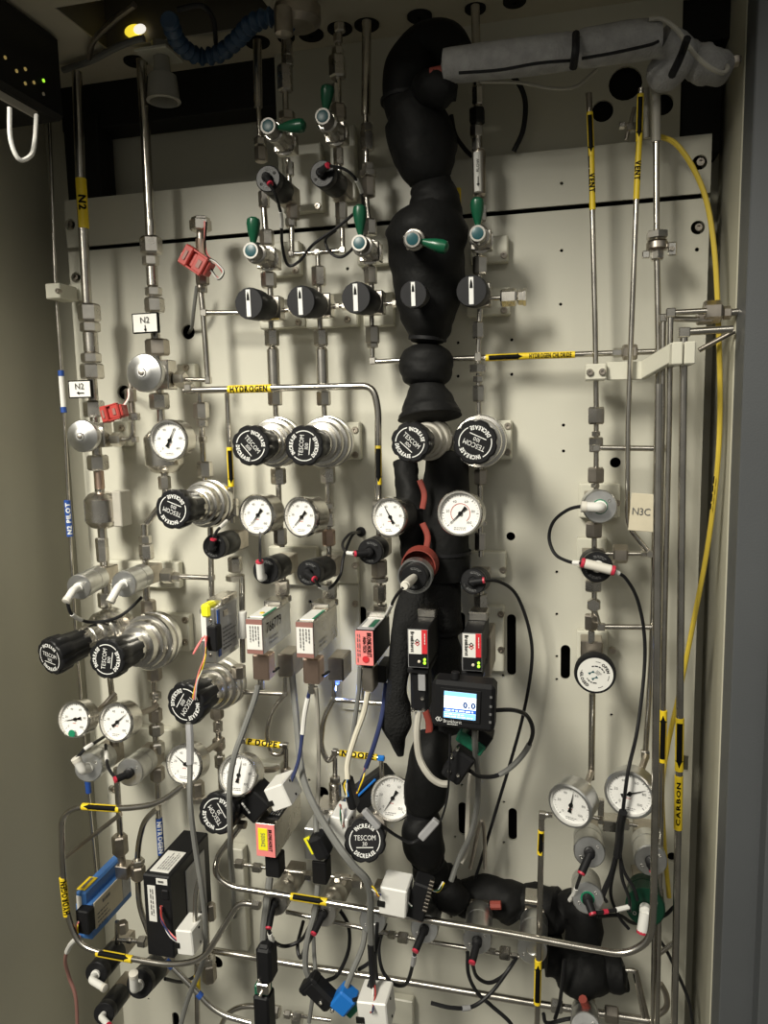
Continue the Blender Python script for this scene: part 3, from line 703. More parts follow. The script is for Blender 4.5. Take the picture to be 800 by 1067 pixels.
# clear nozzle on its plate
t = T('spray_nozzle', 'clear nozzle on a square plate hanging from the ceiling', 'nozzle', PZ(168, 60, ZT))
c = PZ(166, 58, ZT-.012); g = G(); box(g, c, XA*.017, YA*.017, ZA*.0015); part(t, 'plate', g, 'white_bracket')
g = G(); lathe(g, [(-.012, .009), (0, .009), (0, .0075), (.016, .0085), (.018, .0135), (.038, .0155), (.041, .0165), (.042, .0135), (.026, .011)], c+V((.002, 0, -.001)), -ZA, 24); part(t, 'bell', g, 'clear')
# hoses and cables on the ceiling
hp = [PZ(u, v, ZT-.02) for u, v in ((176, 20), (186, 44), (205, 58), (228, 56), (248, 40), (264, 24), (285, 18), (305, 25))]; hc = cat(hp, 14)
g = G(); tube(g, hc, [.0068*(1+.24*math.sin(i*1.25)) for i in range(len(hc))], 12); solo('corrugated_hose', g, 'hose', 'dark blue corrugated hose looping under the ceiling', 'hose')
def ccable(label, pts, r, m, dz=-.006):
    g = G(); tube(g, cat([PZ(u, v, ZT+dz) for u, v in pts], 6), r, 8); solo('ceiling_cable', g, m, label, 'cable')
ccable('grey cable curving across the upper left ceiling', ((66, 73), (95, 63), (120, 50), (140, 42), (150, 40)), .0032, 'grey')
ccable('thin dark cable arching out of the square opening', ((140, 5), (120, 20), (98, 42), (93, 60)), .0028, 'dull')
ccable('black cable hanging from the duct opening above the hose', ((185, 10), (210, 6), (222, 20), (225, 45)), .0022, 'cable', -.012)
g = G(); c = PZ(310, 8, ZT-.01); lathe(g, [(0, .02), (.012, .02), (.016, .014)], c, -ZA, 24); lathe(g, [(.01, .008), (.03, .008), (.032, .004)], c+V((-.006, -.02, 0)), -ZA, 12)
solo('ceiling_fitting', g, 'dull', 'dark round fitting where the blue hose ends', 'fitting')
# black control box, upper left, with small lights
t = T('control_box', 'black box with tiny yellow and green lights at the upper left', 'control box', P(20, 110, .12))
g = G(); bx = -.470; y0, y1 = PX(64, 62, bx).y, -.34; zt = ZT-.001; zb = PX(64, 125, bx).z
box(g, V(((XL+bx)/2, (y0+y1)/2, (zt+zb)/2)), XA*(bx-XL)/2, YA*abs(y1-y0)/2, ZA*(zt-zb)/2, .004); part(t, 'housing', g, 'black')
for u, v, m in ((5, 60, 'amber'), (17, 74, 'amber'), (26, 72, 'amber'), (26, 87, 'amber'), (35, 86, 'amber'), (45, 84, 'led'), (45, 98, 'led_off')):
    c = PX(u, v, bx); g = G(); lathe(g, [(-.001, .0016), (.0008, .0016), (.0012, .001)], c, XA, 8); part(t, 'indicator_light', g, m)
c = PX(16, 108, bx+.001); g = G(); box(g, c, XA*.001, YA*.028, ZA*.0035); part(t, 'label', g, 'lgrey')
g = G(); tube(g, cat([P(10, 112, .22), P(11, 145, .22), P(20, 166, .215), P(32, 162, .205), P(36, 148, .195), P(38, 120, .185)], 6), .0018, 8); solo('white_cable', g, 'white', 'white cable looping under the black control box', 'cable')
# ================================================================ left columns
t = line('pilot_tube', 'thin steel pilot tube with blue sleeves along the left wall', 'tube', [([(51, 125), (55, 220), (58, 300), (65, 400), (72, 540), (78, 650), (91, 815), (101, 920)], 1.9)], d=.03)
sleeve(t, (63.5, 388), (66.5, 427), 3, 'paper', d=.03); sleeve(t, (63.5, 386), (64, 392), 3.3, 'lblue', d=.03); sleeve(t, (66, 424), (66.8, 430), 3.3, 'lblue', d=.03)
sleeve(t, (70, 521), (73, 559), 3.6, 'lblue', 'N2 PILOT', 4.2, d=.03, up=V((-1, 0, 0)), ink='print')
sleeve(t, (91, 811), (92.5, 826), 3.2, 'lblue', d=.03)
t = T('tube_clamp', 'cream block clamping the thin pilot tube at the left wall', 'clamp', P(55, 303, .03)); g = G(); abox(g, 47, 295, 62, 311, .045, .03, .001); part(t, 'block', g, 'white_bracket'); screw(t, 60, 303, 2.6, .046)
# column with yellow label
t = line('gas_tube', 'leftmost thick riser tube with a yellow label sleeve', 'tube', [([(80, 75), (84, 190), (91, 322)], 5.2)],
  [(93, 326, 21, 18), (94, 341, 19, 10), (95, 373, 19, 10), (96, 387, 22, 16)], d=.045)
can(t, 94.5, 357, 15, 26, m='steel', d=.045, neck=.8)
sleeve(t, (84.2, 186), (87.4, 238), 5.9, 'yellow', 'N2', 7, d=.045, up=XA, width=.3)
t = line('gas_tube', 'leftmost column of fittings between the tag and the round silver filter', 'tube', [([(96, 395), (99, 440), (101, 470), (104, 514)], 5), ([(106, 548), (110, 600), (112, 660)], 4.6)],
  [(98, 426, 20, 17), (102, 482, 20, 16), (103.5, 500, 10, 22, 'c', 'copper'), (106, 566, 12, 12), (107, 577, 12, 17), (109, 625, 13, 16)], d=.045)
can(t, 106, 531.5, 34, 38, d=.045); g = G(); abox(g, 117, 512, 126, 549, .05, .02, .001); part(t, 'side_plate', g, 'lgrey')
def tag_plate(label, u, v, w_, h_, d, word, arrow):
    t = T('tag_plate', label, 'tag', P(u, v, d)); g = G(); abox(g, u-w_/2, v-h_/2, u+w_/2, v+h_/2, d, .004, .0004); part(t, 'holder', g, 'ink')
    front_plate(t, (u-w_/2+1.2, v-h_/2+1.2, u+w_/2-1.2, v+h_/2-1.2), d, 'paper', 'card')
    o = P(u, v, d+.001); s = S(u, v, d); g = G(); text(g, 'N2', 6*s, flat_map(o+ZA*3*s, XA, ZA, NY), 0)
    a, b = (o-XA*4*s-ZA*4*s, o+XA*5*s-ZA*4*s) if arrow == 'l' else (o-ZA*9*s, o-ZA*2*s)
    dv = (b-a).normalized(); p = V((-dv.z, 0, dv.x)); e = NY*.0003
    g.add([a+e, a+e+dv*3*s+p*1.8*s, a+e+dv*3*s-p*1.8*s], [(0, 1, 2)]); g.add([a+e+dv*2*s+p*.5*s, a+e+dv*2*s-p*.5*s, b+e-p*.5*s, b+e+p*.5*s], [(0, 1, 2, 3)]); part(t, 'lettering', g, 'ink')
tag_plate('small white flow tag on the leftmost column, lower of the two', 83, 405.5, 24, 18.5, .068, 'N2', 'l')
tag_plate('small white flow tag on the second column, upper of the two', 151, 336.5, 27, 21, .068, 'N2', 'd')
def disc_valve(label, u, v, r, bu, bv):
    A, B = axis_of(u, v, .09, bu, bv, .045); ax = A-B; R = r*S(u, v, .09); L = ax.length
    t = T('diaphragm_valve', label, 'valve', B); g = G(); box(g, B, XA*R*.7, YA*R*.5, ZA*R*.8, .001); part(t, 'valve_body', g, 'steel')
    g = G(); lathe(g, [(0, R*.5), (L*.5, R*.5), (L*.62, R*.95), (L*.68, R), (L*.80, R), (L*.83, R*.95), (L*.90, R*.5), (L*.92, R*.42), (L*.93, R*.25), (L*.955, R*.22), (L*.955, R*.1)], B, ax, 44); part(t, 'disc', g, 'alu')
    g = G(); lathe(g, [(L*.9, R*.13), (L*.985, R*.13), (L*.99, R*.08)], B, ax, 12); part(t, 'centre_screw', g, 'dull')
    return t
disc_valve('round silver diaphragm disc on the leftmost column', 82, 455, 17, 103, 453)
disc_valve('round silver diaphragm disc on the second column', 146, 388, 20, 168, 391)
line('side_port', 'stub tube and nut right of the leftmost diaphragm disc', 'tube', [([(112, 458), (139, 458), (138, 428)], 2.6)], [(122, 458, 14, 12, 'h'), (140, 434, 11, 8)], cubes=[(141, 458, 6, 6)])
t = line('pressure_sensor', 'short dark sensor tube above the lower red connector', 'sensor', [([(136, 400), (138, 432)], 3.2, 'dull')], [(136, 412, 11, 14, 'v', 'dull')])
# second column
t = line('gas_tube', 'second thick riser tube coming down beside the clear nozzle', 'tube', [([(147, 62), (152, 150), (157, 250)], 5.2), ([(157, 230), (160, 320), (164, 380)], 4.8)],
  [(157.5, 256, 21, 18), (157, 272, 16, 10), (160, 304, 16, 9), (161, 318, 19, 15), (164, 362, 23, 17, 'v', 'dull')], d=.045)
can(t, 158.5, 288, 12, 24, m='steel', d=.045, neck=.85)
t = line('gas_tube', 'second column of fittings below its diaphragm disc with a silver canister', 'tube', [([(166, 400), (168, 440)], 4), ([(171, 485), (173, 520), (153, 545)], 3.6), ([(150, 546), (152, 600), (154, 660)], 3.6)],
  [(166, 418, 19, 17), (171.5, 503, 12, 14), (151.5, 562, 12, 8), (152.5, 575, 14, 16), (155, 634, 14, 18, 'v', 'dull')], d=.045)
can(t, 171, 470, 40, 46, d=.04)
line('side_port', 'nut and tube joining the second diaphragm disc to the sensor column', 'tube', [([(178, 395), (217, 396)], 2.4)], [(188, 395, 15, 12, 'h')], cubes=[(217, 396, 6, 7)])
# sensor column
t = line('sensor_column', 'slim column below the upper red connector', 'tube', [([(209, 300), (212, 330), (217, 400)], 3), ([(208, 408), (210, 440), (213, 500)], 3.2), ([(219, 545), (221, 640)], 3)],
  [(211, 300, 9, 10), (209.5, 428, 15, 17), (210.5, 441, 11, 8), (213.5, 489, 15, 17)], [(213, 326, 7, 7), (211.5, 458, 7, 7), (220.5, 602, 6, 6)])
t = line('pressure_sensor', 'nut-topped pressure sensor above the upper red connector', 'sensor', [([(209, 240), (209, 300)], 4.2, 'dull')], [(209, 235, 21, 12, 'v', 'steel'), (209, 230, 18, 7, 'v', 'steel'), (209, 262, 9, 26, 'v', 'copper'), (211, 291, 13, 12, 'v', 'dull')], d=.05)
def red_plug(label, u, v, ang, w_, h_, d, m='red'):
    X, Z = rot_axes(ang); s = S(u, v, d); o = P(u, v, d); t = T('wire_connector', label, 'connector', o)
    g = G(); box(g, o, X*w_*s/2, YA*.006, Z*h_*s*.36, .001); box(g, o+NY*.004-X*w_*s*.3, X*w_*s*.16, YA*.006, Z*h_*s*.5, .001); box(g, o+NY*.004+X*w_*s*.22, X*w_*s*.2, YA*.005, Z*h_*s*.42, .001); part(t, 'housing', g, m)
    for k in (-1, 1):
        g = G(); box(g, o+NY*.007+Z*(k*h_*s*.44), X*w_*s*.40, YA*.002, Z*h_*s*.05, .0004); part(t, 'latch', g, m)
    g = G(); box(g, o+NY*.0093+X*w_*s*.22, X*w_*s*.07, YA*.0006, Z*h_*s*.2, .0002); box(g, o+NY*.0103-X*w_*s*.30, X*w_*s*.05, YA*.0006, Z*h_*s*.25, .0002); part(t, 'socket', g, 'maroon')
    return t
t = red_plug('red wire connector hanging under the nut-topped sensor, upper of the two', 206, 273, -35, 33, 21, .066)
wires(t, [(219, 281, .066), (228, 290, .062), (233, 284, .055), (226, 274, .052), (214, 262, .052), (214, 230, .062)], ['pink', 'white', 'ink'], .9)
t = red_plug('red wire connector left of the second column, lower of the two', 120, 430, 12, 24, 17, .07)
wires(t, [(128, 424, .07), (133, 415, .06), (135, 405, .05)], ['pink', 'white'], .9)
cable('grey_cable', 'grey cable entering the round panel hole beside the sensor column', [(205, 298, .03), (202, 322, .025), (200, 340, .01), (197, 347, -.01)], 2, 'grey')
cable('black_cable', 'black cable entering the round panel hole beside the lower red connector', [(137, 408, .03), (132, 407, .02), (128, 409, -.01)], 1.8)
t = line('tube_tee', 'horizontal steel tube from the sensor column to the first rotary knob', 'tube', [([(213, 326), (262, 326)], 2.8)])
# hydrogen line
t = line('hydrogen_tube', 'steel tube with black HYDROGEN lettering crossing above the regulators', 'tube', [([(192, 407), (300, 404), (388, 402), (394, 425), (394, 520)], 3.5, 'tube', 20)], [(394, 527, 11, 12)], d=.062)
sleeve(t, (238, 405.8), (283, 404.6), 4.4, 'yellow', 'HYDROGEN', 5.8, d=.062)
sleeve(t, (394, 464), (394.3, 505), 3.9, 'yellow', arrow=1, d=.062)
for q in ((197, 404, 10, 8),): nut(t, *q, 'h', 'steel2', .062)
t = line('hydrogen_branch', 'thin branch tube with arrow sleeve left of the black regulator pair', 'tube', [([(236.5, 408), (239, 460), (242, 545)], 2.6)], [(242, 524, 12, 9), (243, 533, 10, 10), (245, 588, 14, 16), (245, 602, 18, 7)], d=.045)
sleeve(t, (239, 466), (241, 507), 3.4, 'yellow', arrow=1, d=.045)
line('cross_tube', 'short horizontal tube from the mid left silver actuators to the sensor column', 'tube', [([(168, 600), (220, 602)], 2.8)], [(175, 600, 15, 13, 'h'), (184, 601, 9, 9, 'h')])
# ================================================================ centre columns
line('gas_tube', 'tube feeding the left upper actuator from the ceiling', 'tube', [([(268, 42), (269, 112)], 4.6), ([(269, 110), (271, 146)], 2.6), ([(274, 205), (277, 245)], 3.2), ([(281, 285), (282, 312)], 3)], [(271, 148, 12, 8), (272, 161, 13, 15, 'v', 'dull'), (275, 208, 11, 16, 'v', 'steel'), (278, 248, 14, 16), (280, 292, 15, 16)])
line('gas_tube', 'fittings above the upper left lever valve with green handle', 'tube', [([(296, 40), (297, 90), (298, 120)], 3.2), ([(300, 165), (302, 200)], 2.6), ([(304, 205), (304, 265), (357, 261), (356, 205)], 2.7, 'tube', 3), ([(331, 263), (333, 312)], 2.7)],
  [(300, 50, 9, 16), (300, 64, 11, 10), (297, 82, 15, 26), (299, 121, 16, 9, 'v', 'dull'), (302, 176, 8, 14), (305, 221, 13, 16, 'v', 'dull'), (303, 232, 11, 9), (355.5, 220, 12, 18), (356, 233, 12, 9), (332, 288, 14, 20)], [(304, 265, 6, 6), (331, 263, 6, 6), (357, 260.5, 6, 6)])
line('gas_tube', 'fittings above the upper right lever valve with raised green handle', 'tube', [([(353, 26), (352, 60), (353, 120)], 3.2), ([(352, 150), (354, 190)], 2.8)],
  [(354, 29, 11, 9), (352, 40, 9, 9, 'v', 'dull'), (352, 56, 12, 12), (351.5, 70, 17, 22), (350, 98, 9, 20), (353, 117, 15, 15, 'v', 'dull'), (352.5, 163, 10, 18, 'v', 'steel')])
line('gas_tube', 'thick ceiling tube right of the upper lever valves', 'tube', [([(382, 22), (381, 120)], 5), ([(381, 120), (382, 215), (386, 240)], 3.1), ([(385, 270), (388, 312)], 2.8), ([(387, 325), (388, 377), (430, 375)], 2.6, 'tube', 3)],
  [(382, 133, 12, 8), (382.5, 147, 14, 19, 'v', 'steel'), (383.5, 174, 12, 7), (383.5, 181, 16, 7), (384, 195, 13, 20, 'v', 'dull'), (386, 237, 13, 16), (386, 287, 13, 18), (388, 349, 14, 18), (388, 360, 11, 5)], [(388.5, 376, 7, 7)])
def filt(label, u0, v0, u1, v1, yn, yc0, yc1, yb):
    f = lambda y: u0+(u1-u0)*(y-v0)/(v1-v0)
    t = line('gas_filter', label, 'filter', [([(u0, v0), (u1, v1)], 2.9)], [(f(yn), yn, 14, 17), (f(yb), yb, 14, 15)]); can(t, f((yc0+yc1)/2), (yc0+yc1)/2, 12.5, yc1-yc0, m='steel', neck=.8); return t
filt('slim steel cylinder filter under the leftmost rotary knob', 282, 330, 288, 440, 352, 362, 404, 415)
filt('slim steel cylinder filter under the second rotary knob', 333, 330, 338.5, 440, 352, 362, 404, 415)
for a in (('row stub tube between first and second rotary knobs', 288, 324, 318, 322, 303), ('row stub tube between second and third rotary knobs', 340, 320, 376, 318, 352)):
    line('valve_link', a[0], 'tube', [([(a[1], a[2]), (a[3], a[4])], 2.5)], [(a[5], (a[2]+a[4])/2, 7, 5, 'h', 'steel'), (a[5]+7, (a[2]+a[4])/2, 8, 5, 'h')])
line('valve_link', 'stub tube with nut right of the third rotary knob', 'tube', [([(392, 317), (414, 316)], 2.5)], [(411, 316, 8, 5, 'h', 'steel')])
toggle_valve('upper left lever valve, green handle pointing right', (279, 131), (299, 151), (316, 128))
toggle_valve('upper right lever valve, green handle pointing up', (336, 121), (352, 141), (340, 86))
toggle_valve('green lever valve above the first rotary knob', (261, 261), (281, 271), (262, 225))
toggle_valve('green lever valve above the third rotary knob', (374, 253), (387, 264), (373, 212), db=.05)
toggle_valve('green lever valve poking out of the black foam', (429.5, 249), (436, 252), (466, 258), df=.122, db=.08)
toggle_valve('rightmost lever valve, green handle pointing up', (497.5, 243), (502, 252), (496.5, 205))
knob_valve('leftmost black rotary knob of the row of five', (259, 316), (283, 322))
knob_valve('second black rotary knob from the left', (313, 314), (335, 319))
knob_valve('third black rotary knob from the left', (370.5, 310), (389, 316))
knob_valve('black rotary knob poking out of the black foam', (430.5, 306.5), (438, 309), df=.12, db=.09, r=14.5, body=False)
knob_valve('rightmost black rotary knob of the row of five', (491, 303), (500, 308), r=16.5)
actuator('left of the two upper black actuators', (279, 186), (298, 203), df=.097, r=13.5, plug=('black', (281, 191), .105))
actuator('right of the two upper black actuators', (335.5, 181), (354, 196), df=.097, r=13.5, plug=('black', (341, 173), .106))
cable('air_tube', 'black air tube from the left upper actuator down to the loop', [(281, 192, .106), (288, 206, .1), (293, 226, .08), (294, 255, .06), (300, 276, .05), (312, 272, .05), (326, 255, .056), (350, 238, .058), (372, 220, .06)], 1.7, tags=[(.22, .30, 'white')])
cable('air_tube', 'black air tube from the right upper actuator curving down', [(343, 173, .106), (358, 176, .1), (370, 186, .09), (377, 203, .07), (378, 228, .05), (374, 250, .045), (358, 267, .05), (345, 264, .05), (339, 250, .05), (350, 240, .04)], 1.7, tags=[(.24, .32, 'white')])
# regulators of the centre
regulator('left of the black-knobbed regulator pair under the HYDROGEN tube', (261, 464.5), (288, 461), 26, rot=-50)
regulator('right of the black-knobbed regulator pair under the HYDROGEN tube', (316.5, 464.5), (340, 461), 27, rot=83)
regulator('black-knobbed regulator emerging below the black foam cone', (427, 461), (448, 458), 22, rot=-42, flange='lgrey', kl=.5)
regulator('far right black-knobbed regulator on a dark flange', (495, 461), (500, 460), 28, rot=155, r=23.5, kl=.6, db=.05)
regulator('black-knobbed regulator right of the second column', (180, 531), (216, 525), 25, rot=160, r=21, kl=.6)
regulator('far left black-knobbed regulator with long knob', (52, 685), (112, 658), 23, rot=-8, r=20, df=.135, db=.066, kl=.6)
regulator('second from left of the lower black-knobbed regulators', (111, 687), (157, 668), 30, rot=82, r=21.5, df=.138, db=.06, kl=.58)
regulator('black-knobbed regulator below the silver wire-fed controller', (193, 734), (228, 713), 26, rot=-122, r=23, df=.13, db=.07, kl=.62)
regulator('black-knobbed regulator at lower left behind the black controller', (226, 848), (252, 832), 19, rot=127, num='30', r=21.5, df=.145, db=.09, kl=.8, flange='dull')
regulator('black-knobbed regulator in the lower centre', (380, 876), (384, 866), 19, rot=0, num='30', r=22, df=.15, db=.09, kl=.8, flange='dull')
# between regulators and controllers
t = line('gas_tube', 'fittings between the left regulator of the pair and its controller', 'tube', [([(289, 480), (291, 530), (294, 570)], 3), ([(295, 600), (296, 640)], 3)], [(290, 496, 15, 17), (292, 559, 13, 18), (294, 612, 14, 17), (295, 624, 16, 7), (296, 632, 12, 6)])
t = line('gas_tube', 'fittings between the right regulator of the pair and its controller', 'tube', [([(341, 480), (342, 530), (343, 580)], 3), ([(343, 605), (344, 640)], 3)], [(341.5, 495, 15, 17), (342, 527, 12, 6), (342.5, 541, 11, 15), (342.5, 560, 13, 17, 'v', 'copper'), (343.5, 616, 14, 17), (344, 628, 16, 7)])
t = line('gas_tube', 'fittings between the centre actuator and the pink controller', 'tube', [([(394, 535), (395, 570)], 2.8), ([(395, 585), (396, 645)], 3)], [(394, 541, 12, 9), (395, 592, 16, 18, 'v', 'dull'), (395.5, 604, 17, 5), (395.5, 618, 13, 18, 'v', 'steel'), (396, 632, 14, 6)])
t = line('gas_tube', 'fittings behind the right gauge between regulator and actuator', 'tube', [([(500, 480), (500, 545), (501, 580)], 2.9), ([(501, 610), (501, 650)], 2.9)], [(500.5, 497, 13, 16, 'v', 'dull'), (501, 545, 12, 5), (500, 564, 11, 19), (501, 627, 14, 16), (502, 640, 12, 6)])
gauge('left of the gauge pair under the black regulators', (266.5, 537), (282, 534), 22, needle=231, stem=((291, 533, .045),))
gauge('right of the gauge pair under the black regulators', (312, 539), (329, 536), 22, needle=226, stem=((342, 534, .045),))
gauge('gauge left of the black foam with needle up left', (404.5, 539), (419, 537), 21.5, needle=122, stem=((430, 536, .05),))
gauge('large gauge with a red inner scale right of the black foam', (478.5, 535), (485, 534), 24.5, df=.115, db=.09, needle=226, redring=True)
gauge('gauge over the silver canister on the second column', (175, 459), (187, 457), 22, needle=63, stem=((205, 457, .045),))
actuator('small black actuator right of the second-column regulator', (223, 570), (244, 563), df=.095, db=.045, r=13, plug=('black', (222, 563), .1))
actuator('black actuator with white elbow under the left gauge of the pair', (276.5, 595), (296, 588), df=.1, db=.045, r=14, plug=('redelbow', (270.5, 586), .113, (272, 602), .108))
actuator('black actuator with red collar under the right gauge of the pair', (321.5, 597), (343, 590), df=.1, db=.045, r=13.5, plug=('black', (327, 603), .11))
actuator('black actuator below the HYDROGEN tube end', (385.5, 575), (395, 570), df=.08, db=.045, r=13.5, plug=('black', (371, 577), .09))
actuator('black actuator with white plug and red collar in front of black foam', (431, 602), (438, 592), df=.13, db=.095, r=14, plug=('stub', (421, 611), .165), body=None)
g = G(); A, B = P(432, 601, .118), P(438, 592, .09); lathe(g, [(0, .0155), (.010, .0155), (.010, .0142), (0, .0142)], A+(B-A)*.35, A-B, 30); solo('steel_band', g, 'alu', 'silver band round the white-plugged actuator', 'band')
g = G(); lathe(g, [(-.010, .0168), (-.004, .0165), (.004, .0158), (.004, .015), (-.004, .0157), (-.010, .016)], B+(A-B)*.25+ZA*.004, A-B, 30); solo('silicone_collar', g, 'silicone', 'red silicone collar around the actuator behind the white plug', 'collar')
actuator('black actuator above the slim right controller', (493, 606), (500, 603), df=.08, db=.045, r=13.5, plug=('black', (503, 605), .085))
cable('air_tube', 'black air tube from the second-column actuator curving up to a white sleeve', [(222, 560, .1), (227, 552, .095), (234, 545, .08), (243, 537, .06)], 1.6, tags=[(.45, .75, 'white')])
cable('air_tube', 'thin air tube rising from the white elbow under the left gauge', [(271, 585, .118), (271, 570, .11), (271, 555, .08), (273, 545, .05)], 1.6)
cable('air_tube', 'black air tube looping from the red-collared actuator to the panel hole', [(327, 603, .112), (333, 611, .1), (343, 613, .08), (354, 600, .06), (358, 580, .05), (367, 558, .03), (377, 554, .0)], 1.7, tags=[(.18, .3, 'white')])
cable('air_tube', 'black air tube from the centre actuator to the panel hole', [(370, 577, .09), (360, 575, .08), (357, 566, .06), (365, 556, .04), (376, 554, 0)], 1.6, tags=[(.05, .2, 'white')])
cable('air_tube', 'thin air tube from the white plug down to the pink controller', [(420, 612, .165), (412, 622, .15), (406, 634, .13), (402, 642, .11)], 1.7, tags=[(.55, .95, 'white')])
cable('air_tube', 'long black air tube running from the right actuator down past the display', [(503, 605, .085), (520, 606, .07), (538, 620, .05), (551, 655, .04), (554, 690, .035), (545, 745, .03), (530, 800, .03), (518, 840, .03), (500, 900, .03), (488, 935, .03)], 1.9)
t = T('panel_grommet', 'black rubber plug in the panel hole between two actuators', 'plug', P(376, 554, 0)); g = G(); lathe(g, [(0, .0052), (.002, .0052), (.003, .004)], P(376, 554, 0), NY, 16); part(t, 'plug_body', g, 'soft')
# ================================================================ flow controllers
def side_text(par, x, yc, zc, word, h, m='ink', width=None, n=XA):
    g = G(); text(g, word, h, flat_map(V((x, yc, zc)), YA, ZA, n, .0004), 0, width=width); return part(par, 'lettering', g, m)
def down_block(par, u0, v0, u1, v1, d, L, m='dull', name='connector'):
    g = G(); abox(g, u0, v0, u1, v1, d, L, .0012); return part(par, name, g, m)
# thin one with the blue-edged side label
t = controller('silver wire-fed controller with blue-edged side label and yellow sticker', (209, 634, 225, 691), .12, .05, 'alu')
xr = P(225, 660, .12).x; z0, z1 = P(217, 691, .12).z, P(217, 634, .12).z
q = side_plate(t, xr, -.118, -.075, z0+.006, z1-.002, 'silverlabel'); side_plate(q, xr+.0006, -.118, -.113, z0+.006, z1-.002, 'lblue', 'blue_edge'); side_plate(q, xr+.0006, -.105, -.095, z1-.012, z1-.006, 'dull', 'window')
g = G(); bars(g, V((xr+.0014, -.094, (z0+z1)/2-.006)), YA, ZA, XA, .03, .024, 6, 4); part(t, 'small_print', g, 'greyink')
front_plate(t, (209.5, 640, 215, 668), .12, 'paper'); g = G(); abox(g, 208.5, 630, 218, 644, .1225, .02, .002); part(t, 'sticker', g, 'neon', 'yellow sticker')
down_block(t, 215, 653, 225.5, 679, .132, .012, 'soft', 'plug')
g = G(); yb = P(217, 634, .12); box(g, V((yb.x, -.09, z1+.003)), XA*.008, YA*.018, ZA*.003, .001); part(t, 'top_cover', g, 'steel')
screws2(t, ((219, 647), (219, 683)), .1205, 1.6)
wires(t, [(214, 662, .135), (206, 672, .14), (202, 681, .14), (207, 672, .14), (211, 664, .137)], ['pink'], .9, spread=.6)
wires(t, [(215, 663, .134), (214, 680, .138), (209, 698, .138), (205, 712, .136), (202, 728, .135)], ['neon', 'pink', 'ink', 'white', 'red', 'yellow'], .8, spread=1.4)
line('gas_tube', 'upright tube with a white sleeve left of the numbered controller', 'tube', [([(252, 600), (253, 690)], 3)], [(249, 700, 13, 14, 'v', 'dull')], d=.075)
g = G(); cyl(g, P(252.5, 637, .078), P(252.5, 665, .078), .0042, 12); solo('paper_sleeve', g, 'paper', 'white paper sleeve on the tube left of the numbered controller', 'sleeve')
# two silver ones
for k, (q, lab, word) in enumerate((((256, 645, 274, 682), 'silver controller with handwritten number on its right side', '766779'), ((308, 648, 327, 686), 'plain silver controller right of the numbered one', None))):
    d = .135; t = controller(lab, q, d, .070, 'alu' if k == 0 else 'steel2'); um = (q[0]+q[2])/2; vm = (q[1]+q[3])/2; xr = P(q[2], vm, d).x; z0, z1 = P(um, q[3], d).z, P(um, q[1], d).z
    front_plate(t, (q[0]+.6, q[1]+.6, q[2]-.6, q[3]-.6), d, 'maroon', 'label_border'); front_plate(t, (q[0]+.8, q[1]+6, q[2]-1, q[3]-5), d+.0004, 'paper')
    front_bars(t, (q[0]+3, q[1]+7, q[2]-3, q[3]-8), d+.0012, 4, 'greyink', True, k+2)
    if word: side_text(t, xr, -d+.026, (z0+z1)/2+.006, word, .0095, 'ink', .036); 
    g = G(); bars(g, V((xr+.0004, -d+.03, (z0+z1)/2-.008)), YA, ZA, XA, .03, .008, 2, 8); part(t, 'small_print', g, 'silverlabel')
    g = G(); xc = P(um, q[1], d).x; box(g, V((xc, -d+.022, z1+.0006)), XA*.0068, YA*.017, ZA*.0006, .0002); tp = part(t, 'top_label', g, 'paper'); g = G(); box(g, V((xc+.006, -d+.022, z1+.0013)), XA*.0013, YA*.016, ZA*.0003, .0001); part(tp, 'green_stripe', g, 'ggreen')
    if not word:
        lp = P(um+34, q[3]+26, .06); g = G(); lathe(g, [(-.004, .002), (0, .002), (.001, .001)], lp, -ZA, 10); part(t, 'indicator_light', g, 'addedblue', 'small added blue light under the outlet block'); l = bpy.data.lights.new('added_blue_light', 'POINT'); l.energy = .03; l.color = (.25, .4, 1); l.shadow_soft_size = .004; lo = bpy.data.objects.new('added_blue_light', l); COL.objects.link(lo); lo.location = lp-ZA*.006  # added blue light for the blue tint; its true source is unseen
    if word: g = G(); lathe(g, [(0, .0022), (.0008, .0022)], V((xc+.001, -d+.016, z1+.0013)), ZA, 12); part(tp, 'yellow_dot', g, 'yellow')
    g = G(); box(g, V((xc, -d+.053, z1+.003)), XA*.009, YA*.01, ZA*.003, .001); part(t, 'inlet_block', g, 'steel')
    ux = um+6; down_block(t, ux-8, q[3]+1, ux+9, q[3]+27, d-.016, .016, 'copper'); g = G(); p = P(ux+1, q[3]+29, d-.024); cyl(g, p+ZA*.004, p-ZA*.007, .0032, 12); part(t, 'cable_gland', g, 'steel')
    down_block(t, um+24, q[3], um+40, q[3]+24, .075, .03, 'dull', 'outlet_block')
    g = G(); tube(g, cat(pts3([(um+12, q[3]+12, .11), (um+18, q[3]+18, .11), (um+25, q[3]+14, .09)]), 5), .0016, 6); part(t, 'short_lead', g, 'cable')
